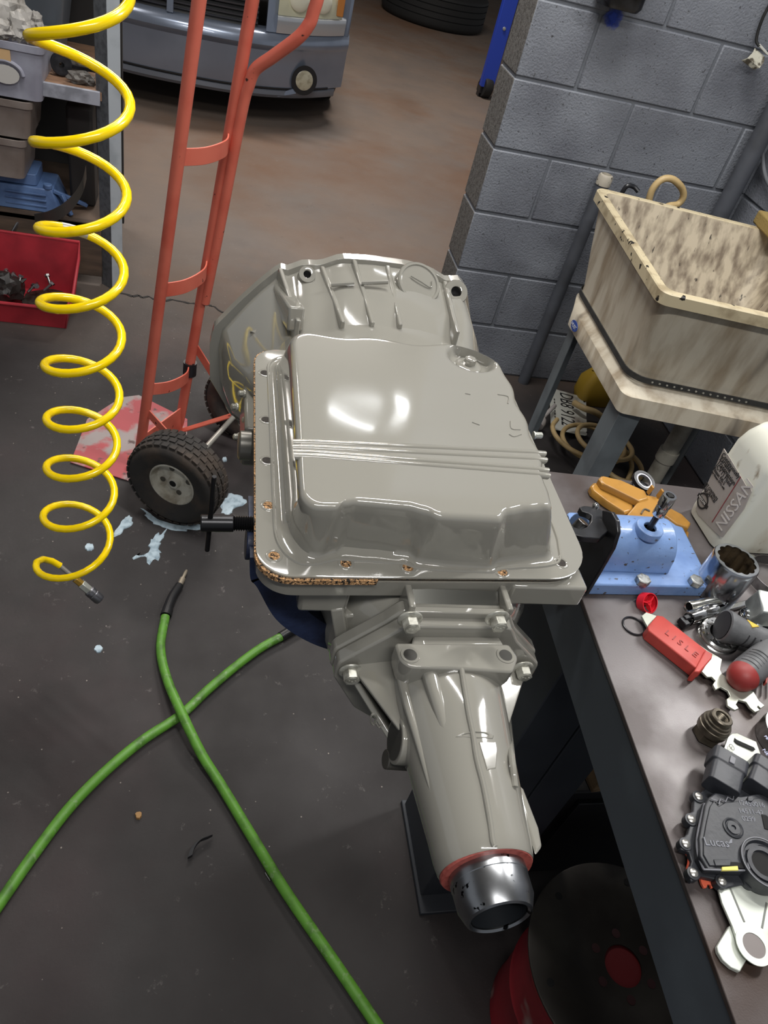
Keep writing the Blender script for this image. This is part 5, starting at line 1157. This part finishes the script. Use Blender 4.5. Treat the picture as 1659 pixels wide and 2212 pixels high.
for t in range(0,34):
    a=2*math.pi*t/12+2.2; R=.115-.0008*t; cc=c+V((.0022*t,-.0018*t,0)); pp.append(cc+V((R*math.cos(a),R*math.sin(a),.012+.010*(t/12)+.012*math.sin(a*.5))))
pp+=[Z(1330,990,.03),Z(1355,985,.03),Z(1365,1010,.02),Z(1350,1050,.02)]
mb.tube(pp,.0085,n=10,res=4); mb.build('hose_tube',TAN,th,ang=80)
mb=MB(); pp=[Z(1240,870,.05),Z(1262,882,.06),Z(1285,890,.05),Z(1300,900,.03)]; mb.tube(pp,.012,n=12); tag(mb.build('thick_hose_end',TAN),'short thick tan hose end between the license plate and the front sink leg','hose')
mb=MB(); pp=loop(Z(1340,1010,.02),.075,.012); mb.tube(pp,.009,n=10,closed=True); tag(mb.build('hose_ring',TAN),'tan hose ring to the right of the front sink leg, partly behind bench','hose')
YD=M('dull_yellow_plastic','#a8882a',.5)
c=Z(1282,850,.03); mb=MB(); mb.loft([[c+V((x,y,z)) for x,y in rrect(-w,-w*.7,w,w*.7,.03,4)] for w,z in ((.065,-.03),(.075,.0),(.072,.06),(.05,.10),(.02,.105))]); tag(mb.build('yellow_jug',YD),'dull yellow plastic jug in the shade under the sink','jug')
wk=thing('pipe_knob','white plastic trap fitting on a thin pipe left of the license plate','fitting',Z(1163,915,0))
p=Z(1165,912,.04); mb=MB(); mb.lathe([(.012,-.02),(.022,-.018),(.024,0),(.020,.016),(.010,.018)],p,(.5,.7,.3),20); mb.build('knob',M('dull_white_plastic','#a9a3a0',.5),wk)
mb=MB(); mb.tube([p+V((-.05,-.08,-.03)),p,p+V((.05,.05,.02)),p+V((.09,.10,.01))],.008,n=10); mb.build('thin_pipe',M('dull_white_plastic','#a9a3a0',.5),wk)

# red drum with a dark plate on top, under the bench front
dz=.30; dc=Z(1348,2085,dz); DRED=M('faded_red_drum','#8a1c27',.45,col2='#6b1620',scale=7,col3='#857670',scale3=7,thr3=(.62,.68))
dr=thing('red_drum','red steel drum on the floor below the bench rail','drum',(dc.x,dc.y,0))
mb=MB(); mb.lathe([(.116,0),(.120,.004),(.119,.012),(.128,.14),(.1315,.146),(.129,.152),(.137,.262),(.142,.268),(.141,.284),(.136,.287)],(dc.x,dc.y,0),(0,0,1),64); mb.build('drum_body',DRED,dr)
fp=thing('flexplate','rusty dark round steel plate with centre hole lying on the red drum','plate',(dc.x,dc.y,.288))
DPL=M('dark_rusty_plate','#2f2b27',.5,.5,col2='#3d3a35',scale=9,bump=.1)
mb=MB(); mb.lathe([(.030,.006),(.062,.006),(.070,.010),(.098,.010),(.106,.012),(.152,.012),(.154,.013),(.154,.016),(.152,.017),(.105,.0165),(.097,.0145),(.071,.0145),(.062,.0115),(.030,.0115)],(dc.x,dc.y,.286),(0,0,1),72,closedprof=True); mb.build('plate_disc',DPL,fp,ang=40)
mb=MB(); mb.lathe([(.0299,.0088),(.001,.0095)],(dc.x,dc.y,.286),(0,0,1),32); mb.build('red_seen_through',M('red_lid','#6d181c',.5),fp)
for k in range(6):
    a=k*math.pi/3+.4; p=V((dc.x+.046*math.cos(a),dc.y+.046*math.sin(a),.2978)); mb=MB(); mb.lathe([(.007,0),(.001,.0002)],p,(0,0,1),16); mb.build('plate_hole',M('red_dark_hole','#351315',.6),fp)
    a=k*math.pi/3+.1; p=V((dc.x+.130*math.cos(a),dc.y+.130*math.sin(a),.3032)); mb=MB(); mb.lathe([(.006,0),(.001,.0002)],p,(0,0,1),14); mb.build('plate_hole',DARK,fp)

# ---------------------------------------------------------------- shelf on the left
SHM=M('shelf_steel_lit','#aab0b5',.5,col2='#989ea3',scale=12); SHD=M('shelf_steel_shaded','#5f6266',.6,col2='#4c4f52',scale=60)  # lit and shaded copies of one post steel, the light set in colour
sh=thing('shelf_unit','grey steel shelf rack with wooden bottom plinth at the left edge','shelf',(-.65,2.95,0))
mb=MB(); mb.loft([[V((x,y,z)) for x,y in ((-.304,2.73),(-.268,2.752),(-.270,2.756),(-.302,2.736))] for z in (0,1.75)]); mb.build('post_face',SHM,sh,bevel=.0008)
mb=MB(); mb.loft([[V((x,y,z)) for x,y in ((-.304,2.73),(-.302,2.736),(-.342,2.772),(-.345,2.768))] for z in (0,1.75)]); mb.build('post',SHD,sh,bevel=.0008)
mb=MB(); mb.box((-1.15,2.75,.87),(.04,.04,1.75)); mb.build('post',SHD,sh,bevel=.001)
mb=MB(); mb.box((-.74,3.0,.655),(.84,.50,.025)); mb.build('shelf_board',M('brown_board','#8a6a52',.7,col2='#6d5443',scale=14,stretch=(1,6,1)),sh)
mb=MB(); mb.box((-.74,2.745,.650),(.82,.012,.042)); mb.build('shelf_edge',M('primer_edge','#9d9fa9',.6,col2='#7e8088',scale=25),sh,bevel=.002)
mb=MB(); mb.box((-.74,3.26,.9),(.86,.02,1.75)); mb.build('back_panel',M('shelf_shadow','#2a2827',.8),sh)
mb=MB(); mb.box((-.75,3.0,1.15),(.86,.50,.025)); mb.build('shelf_board',M('brown_board','#8a6a52',.7),sh)
WOODP=M('grimy_plank','#5b4a3d',.75,col2='#453930',scale=6,stretch=(1,1,6),thr=(.4,.6))
mb=MB(); mb.box((-.74,2.765,.135),(.80,.03,.20)); mb.build('plinth_front',WOODP,sh,bevel=.003)
mb=MB(); mb.box((-.74,3.0,.225),(.80,.50,.02)); mb.build('plinth_deck',WOODP,sh,bevel=.003)
# bins
CLR=M('cloudy_plastic','#a7a9b6',.35,col2='#8c8c98',scale=9,thr=(.4,.65)); BR2=M('brown_cloudy_plastic','#8f8680',.4,col2='#756a63',scale=8,thr=(.4,.65))
def bin_(name,xr,yf,z0,z1,mat,label,wd=.34,dp=.25,tag_=False,handle=False,lab2=None):
    t=thing(name,label,'bin',(xr-wd/2,yf+dp/2,z0),'stacked plastic bins' if lab2 is None else None)
    del_=.012
    def rr(z,i): return [V((x,y,z)) for x,y in rrect(xr-wd+i,yf+i,xr-i,yf+dp-i,.02,4)]
    mb=MB(); mb.loft([rr(z0,.022),rr(z0+.004,.015),rr(z1-.022,.004),rr(z1-.020,-.002),rr(z1,-.004),rr(z1,.003),rr(z1-.02,.008),rr(z0+.01,.02)],caps=(True,True)); mb.build('tub',mat,t,ang=40)
    if handle:
        mb=MB(); c=V((xr-.11,yf+.004,z0+(z1-z0)*.45)); mb.tube([c+V((.05*math.cos(a),0,.035*math.sin(a))) for a in [math.pi*k/6 for k in range(7)]],.006,n=8); mb.build('moulded_handle',CLR,t); 
        mb=MB(); mb.loft([[c+V((u,0,v)) for u,v in ell(0,-.002,.040,.026,20)],[c+V((u,-.004,v)) for u,v in ell(0,-.002,.040,.026,20)]]); mb.build('handle_pad',M('pale_pad','#bcb9b4',.5),t)
    if tag_: mb=MB(); mb.box((xr-.14,yf+.001,z1-.040),(.10,.003,.035)); mb.build('tan_label',M('tan_paper','#c9a679',.7),t)
    return t
yb=2.70
b1b=Y(70,225,yb);b1t=Y(70,100,yb)
bin_('storage_bin',Y(92,120,yb).x,yb,b1b.z,b1t.z,CLR,'cloudy plastic bin with tan paper label, topmost of the stack on the shelf',handle=True,tag_=True)
b2b=Y(62,312,yb)
bin_('storage_bin',Y(66,240,yb).x,yb+.01,b2b.z+.001,b1b.z-.003,BR2,'brownish plastic bin, middle of the stack on the shelf')
b3b=Y(45,400,yb)
bin_('storage_bin',Y(52,330,yb).x,yb+.02,b3b.z+.001,b2b.z-.002,BR2,'narrower brownish plastic bin, lowest of the stack on the shelf')
bin_('clear_bin',Y(108,20,2.95).x,2.95,.67,.88,M('smoky_clear_plastic','#7f8790',.3),'smoky clear bin standing behind the topmost stacked bin','x',lab2=1) if False else None
t=thing('clear_bin','smoky clear plastic tub standing behind the crumpled bags','bin',(-.53,3.02,.668))
def rr(z,i): return [V((x,y,z)) for x,y in rrect(-.72+i,2.96+i,-.455-i,3.2-i,.02,4)]
mb=MB(); mb.loft([rr(.668,.03),rr(.85,.004),rr(.87,.0),rr(.87,.006),rr(.69,.03)],caps=(True,True)); mb.build('tub',M('smoky_clear_plastic','#6f777f',.3),t)
# crumpled bags
WB=M('crumpled_white','#b8b4ae',.6,col2='#8e8982',scale=20)
def lump(name,c,r,label,catg,mat,sc=(1,1,1),seed=0,grp=None,amp=.45):
    random.seed(seed); bm=bmesh.new(); bmesh.ops.create_icosphere(bm,subdivisions=3,radius=1)
    for v in bm.verts:
        n_=noise.noise(v.co*2.2+V((seed,0,0)))*amp+noise.noise(v.co*5+V((seed,3,0)))*amp*.5; v.co*=1+n_; v.co=V((v.co.x*sc[0],v.co.y*sc[1],v.co.z*sc[2]))*r
    mb=MB(); c=V(c); mb.add([v.co+c for v in bm.verts],[tuple(x.index for x in f.verts) for f in bm.faces]); bm.free()
    return tag(mb.build(name,mat,ang=12),label,catg,grp)
zt=b1t.z
for i,(px,py,yy,r,sc,lab) in enumerate(((14,30,2.83,.062,(1,.7,1.0),'large crumpled white bag on top of the stacked bins'),(46,58,2.755,.036,(.9,.6,1.2),'grey-white crumpled bag right of the large one on the bins'),(0,78,2.735,.036,(1.0,.6,.7),'flattened crumpled wrapper at the left edge on the bins'),(78,62,2.88,.028,(.8,.8,1),'small crumpled wrapper at the right rim of the top bin'))):
    p=Y(px,py,yy); lump('crumpled_bag',(p.x,yy,max(p.z,zt+.02)),r,lab,'bag',WB,sc,seed=i+3)
# things on the shelf board and plinth
GRY=M('grey_shop_part','#6a6661',.6,col2='#4a4744',scale=30)
for i,(px,py,yy,r,sc,lab) in enumerate(((176,176,2.80,.026,(1.6,.8,.8),'flat grey casting on the shelf board beside the post'),(124,150,2.96,.030,(1.0,.8,.9),'rough grey lump on the shelf board, right of the bins'),(172,125,2.93,.032,(1.2,.7,.9),'dark grey part lying at the back of the shelf board'))):
    p=Y(px,py,yy); lump('shop_part',(p.x,yy,.6675+r*sc[2]*.85),r,lab,'part',GRY,sc,seed=i+20)
p=Y(133,147,2.85); mb=MB(); mb.lathe([(.008,-.02),(.030,-.02),(.032,-.015),(.022,-.004),(.022,.004),(.032,.015),(.030,.02),(.008,.02)],(p.x,2.85,.701),(.2,-1,.1),24,closedprof=True); mb.bar((p.x,2.85,.70),(p.x+.10,2.87,.694),.010,.010); tag(mb.build('pulley',BLACK),'small black pulley with a rod on the shelf board near the post','pulley')
BJ=M('blue_jack_paint','#56709a',.5,col2='#415880',scale=14)
bj=thing('blue_jack','blue steel jack body on the wooden plinth below the stacked bins','jack',(-.56,2.86,.235))
mb=MB(); mb.loft([[V((x,y,.236)) for x,y in rrect(-.68,2.78,-.47,2.95,.01,2)],[V((x,y,.315)) for x,y in rrect(-.67,2.79,-.50,2.94,.01,2)]]); mb.build('jack_body',BJ,bj,bevel=.003)
for k in range(3): mb=MB(); mb.box((-.585,2.783,.255+k*.02),(.13,.006,.006)); mb.build('body_rib',BJ,bj,bevel=.001)
mb=MB(); mb.bar((-.50,2.80,.31),(-.40,2.86,.25),.02,.012); mb.bar((-.47,2.80,.30),(-.44,2.78,.24),.014,.01); mb.cyl((-.515,2.80,.315),(-.515,2.80,.33),.014); mb.build('jack_arm',BJ,bj,bevel=.002)
mb=MB(); mb.loft([[V((x,y,.3165)) for x,y in rrect(-.69,2.80,-.55,2.93,.01,2)],[V((x,y,b3b.z)) for x,y in rrect(-.69,2.80,-.55,2.93,.01,2)]]); mb.build('jack_saddle',BJ,bj,bevel=.002)
q=[Y(186,372,2.76),Y(178,402,2.74),Y(160,432,2.72),Y(135,455,2.71),Y(105,470,2.72),Y(75,476,2.75)]
mb=MB(); mb.loft([[p+V((0,0,-.024)),p+V((0,0,.022)),p+V((0,.003,.022)),p+V((0,.003,-.024))] for p in cat(q,6)]); tag(mb.build('steel_band',M('bent_band_steel','#5d5a56',.35,.7)),'bent dark steel band curving in front of the blue jack','band')
mb=MB(); mb.tube([Y(28,500,2.745),Y(45,470,2.76)],.006,n=10,smooth=False); tag(mb.build('steel_pin',STEEL),'short steel pin leaning on the plinth edge, left of the band','pin')
mb=MB(); mb.box((-.415,2.93,.405),(.085,.10,.335)); tag(mb.build('dark_canister',M('dark_clutter','#2b2725',.7),bevel=.01),'dark square canister in the shade below the shelf board','canister')
# red bin with bolts
RB=M('red_bin_plastic','#a82a35',.45,col2='#8d222c',scale=9)
rb=thing('red_bin','open-fronted red plastic bin full of loose bolts on the floor before the plinth','bin',(-.58,2.52,0))
xl,xr_,yf_,ybk=-.80,-.405,2.425,2.66
mb=MB()
def wall(q,t):
    q=[V(p) for p in q]; n=(q[1]-q[0]).cross(q[2]-q[0]).normalized()*t; mb.loft([q,[p+n for p in q]])
wall([(xl,yf_,0),(xr_-.02,yf_,0),(xr_-.02,ybk,0),(xl,ybk,0)],.004)
wall([(xl,ybk,0),(xr_-.02,ybk,0),(xr_,ybk+.02,.19),(xl,ybk+.02,.19)],.004)
wall([(xr_-.02,yf_,0),(xr_-.02,ybk,0),(xr_,ybk+.02,.19),(xr_+.004,ybk-.06,.17),(xr_,yf_+.06,.09),(xr_-.008,yf_-.008,.075)],.004)
wall([(xl,yf_,0),(xl,yf_-.008,.07),(xr_-.008,yf_-.008,.075),(xr_-.02,yf_,0)],.004)
wall([(xl,yf_,0),(xl,ybk,0),(xl,ybk+.02,.19),(xl,yf_,.075)],.004)
mb.build('bin_shell',RB,rb,bevel=.0015)
mb=MB(); mb.tube([V((xl,yf_-.010,.075)),V((xr_-.014,yf_-.010,.078)),V((xr_+.002,yf_+.06,.093)),V((xr_+.008,ybk-.06,.172)),V((xr_+.002,ybk+.02,.193)),V((xl,ybk+.022,.193))],.006,n=8,smooth=False); mb.build('bin_lip',RB,rb)
lump('oily_part',(-.63,2.55,.062),.06,'black oily part heaped at the left in the red bin','part',M('oily_black','#25211f',.4),(1.1,.9,.8),seed=40)
FM=M('bolt_heap','#3a332e',.5,.4,col2='#221e1b',scale=60)
lump('bolt_heap',(-.50,2.54,.024),.07,'dark heap of small oily hardware filling the red bin','heap',FM,(1.1,1.2,.28),seed=44,amp=.3)['kind']='stuff'
random.seed(5)
BL_=['loose steel bolt by the front lip of the red bin, left of the middle','loose steel bolt nearest the front right corner of the red bin','loose steel bolt beside the black oily part, toward the back of the red bin','loose steel bolt on the front edge of the heap in the red bin','loose steel bolt at the far left of the red bin','loose steel bolt behind the middle of the heap in the red bin','loose steel bolt farthest right on the heap in the red bin','loose steel bolt at the back left of the heap in the red bin']
for i,(px,py) in enumerate(((38,620),(95,628),(48,608),(60,632),(20,640),(80,612),(110,618),(30,600))):
    p=Z(px,py,.07); p.x=max(min(p.x,-.44),-.72); p.y=max(min(p.y,2.63),2.45); d=V((random.uniform(-1,1),random.uniform(-1,1),random.uniform(.1,.9))).normalized()
    t=thing('loose_bolt',BL_[i],'bolt',p,'loose bolts in the red bin')
    mb=MB(); mb.cyl(p,p+d*.035,.0045,10); mb.build('shank',STEEL,t); mb=MB(); mb.hexa(p+d*.035,p+d*.042,.009); mb.build('bolt_head',STEEL,t)
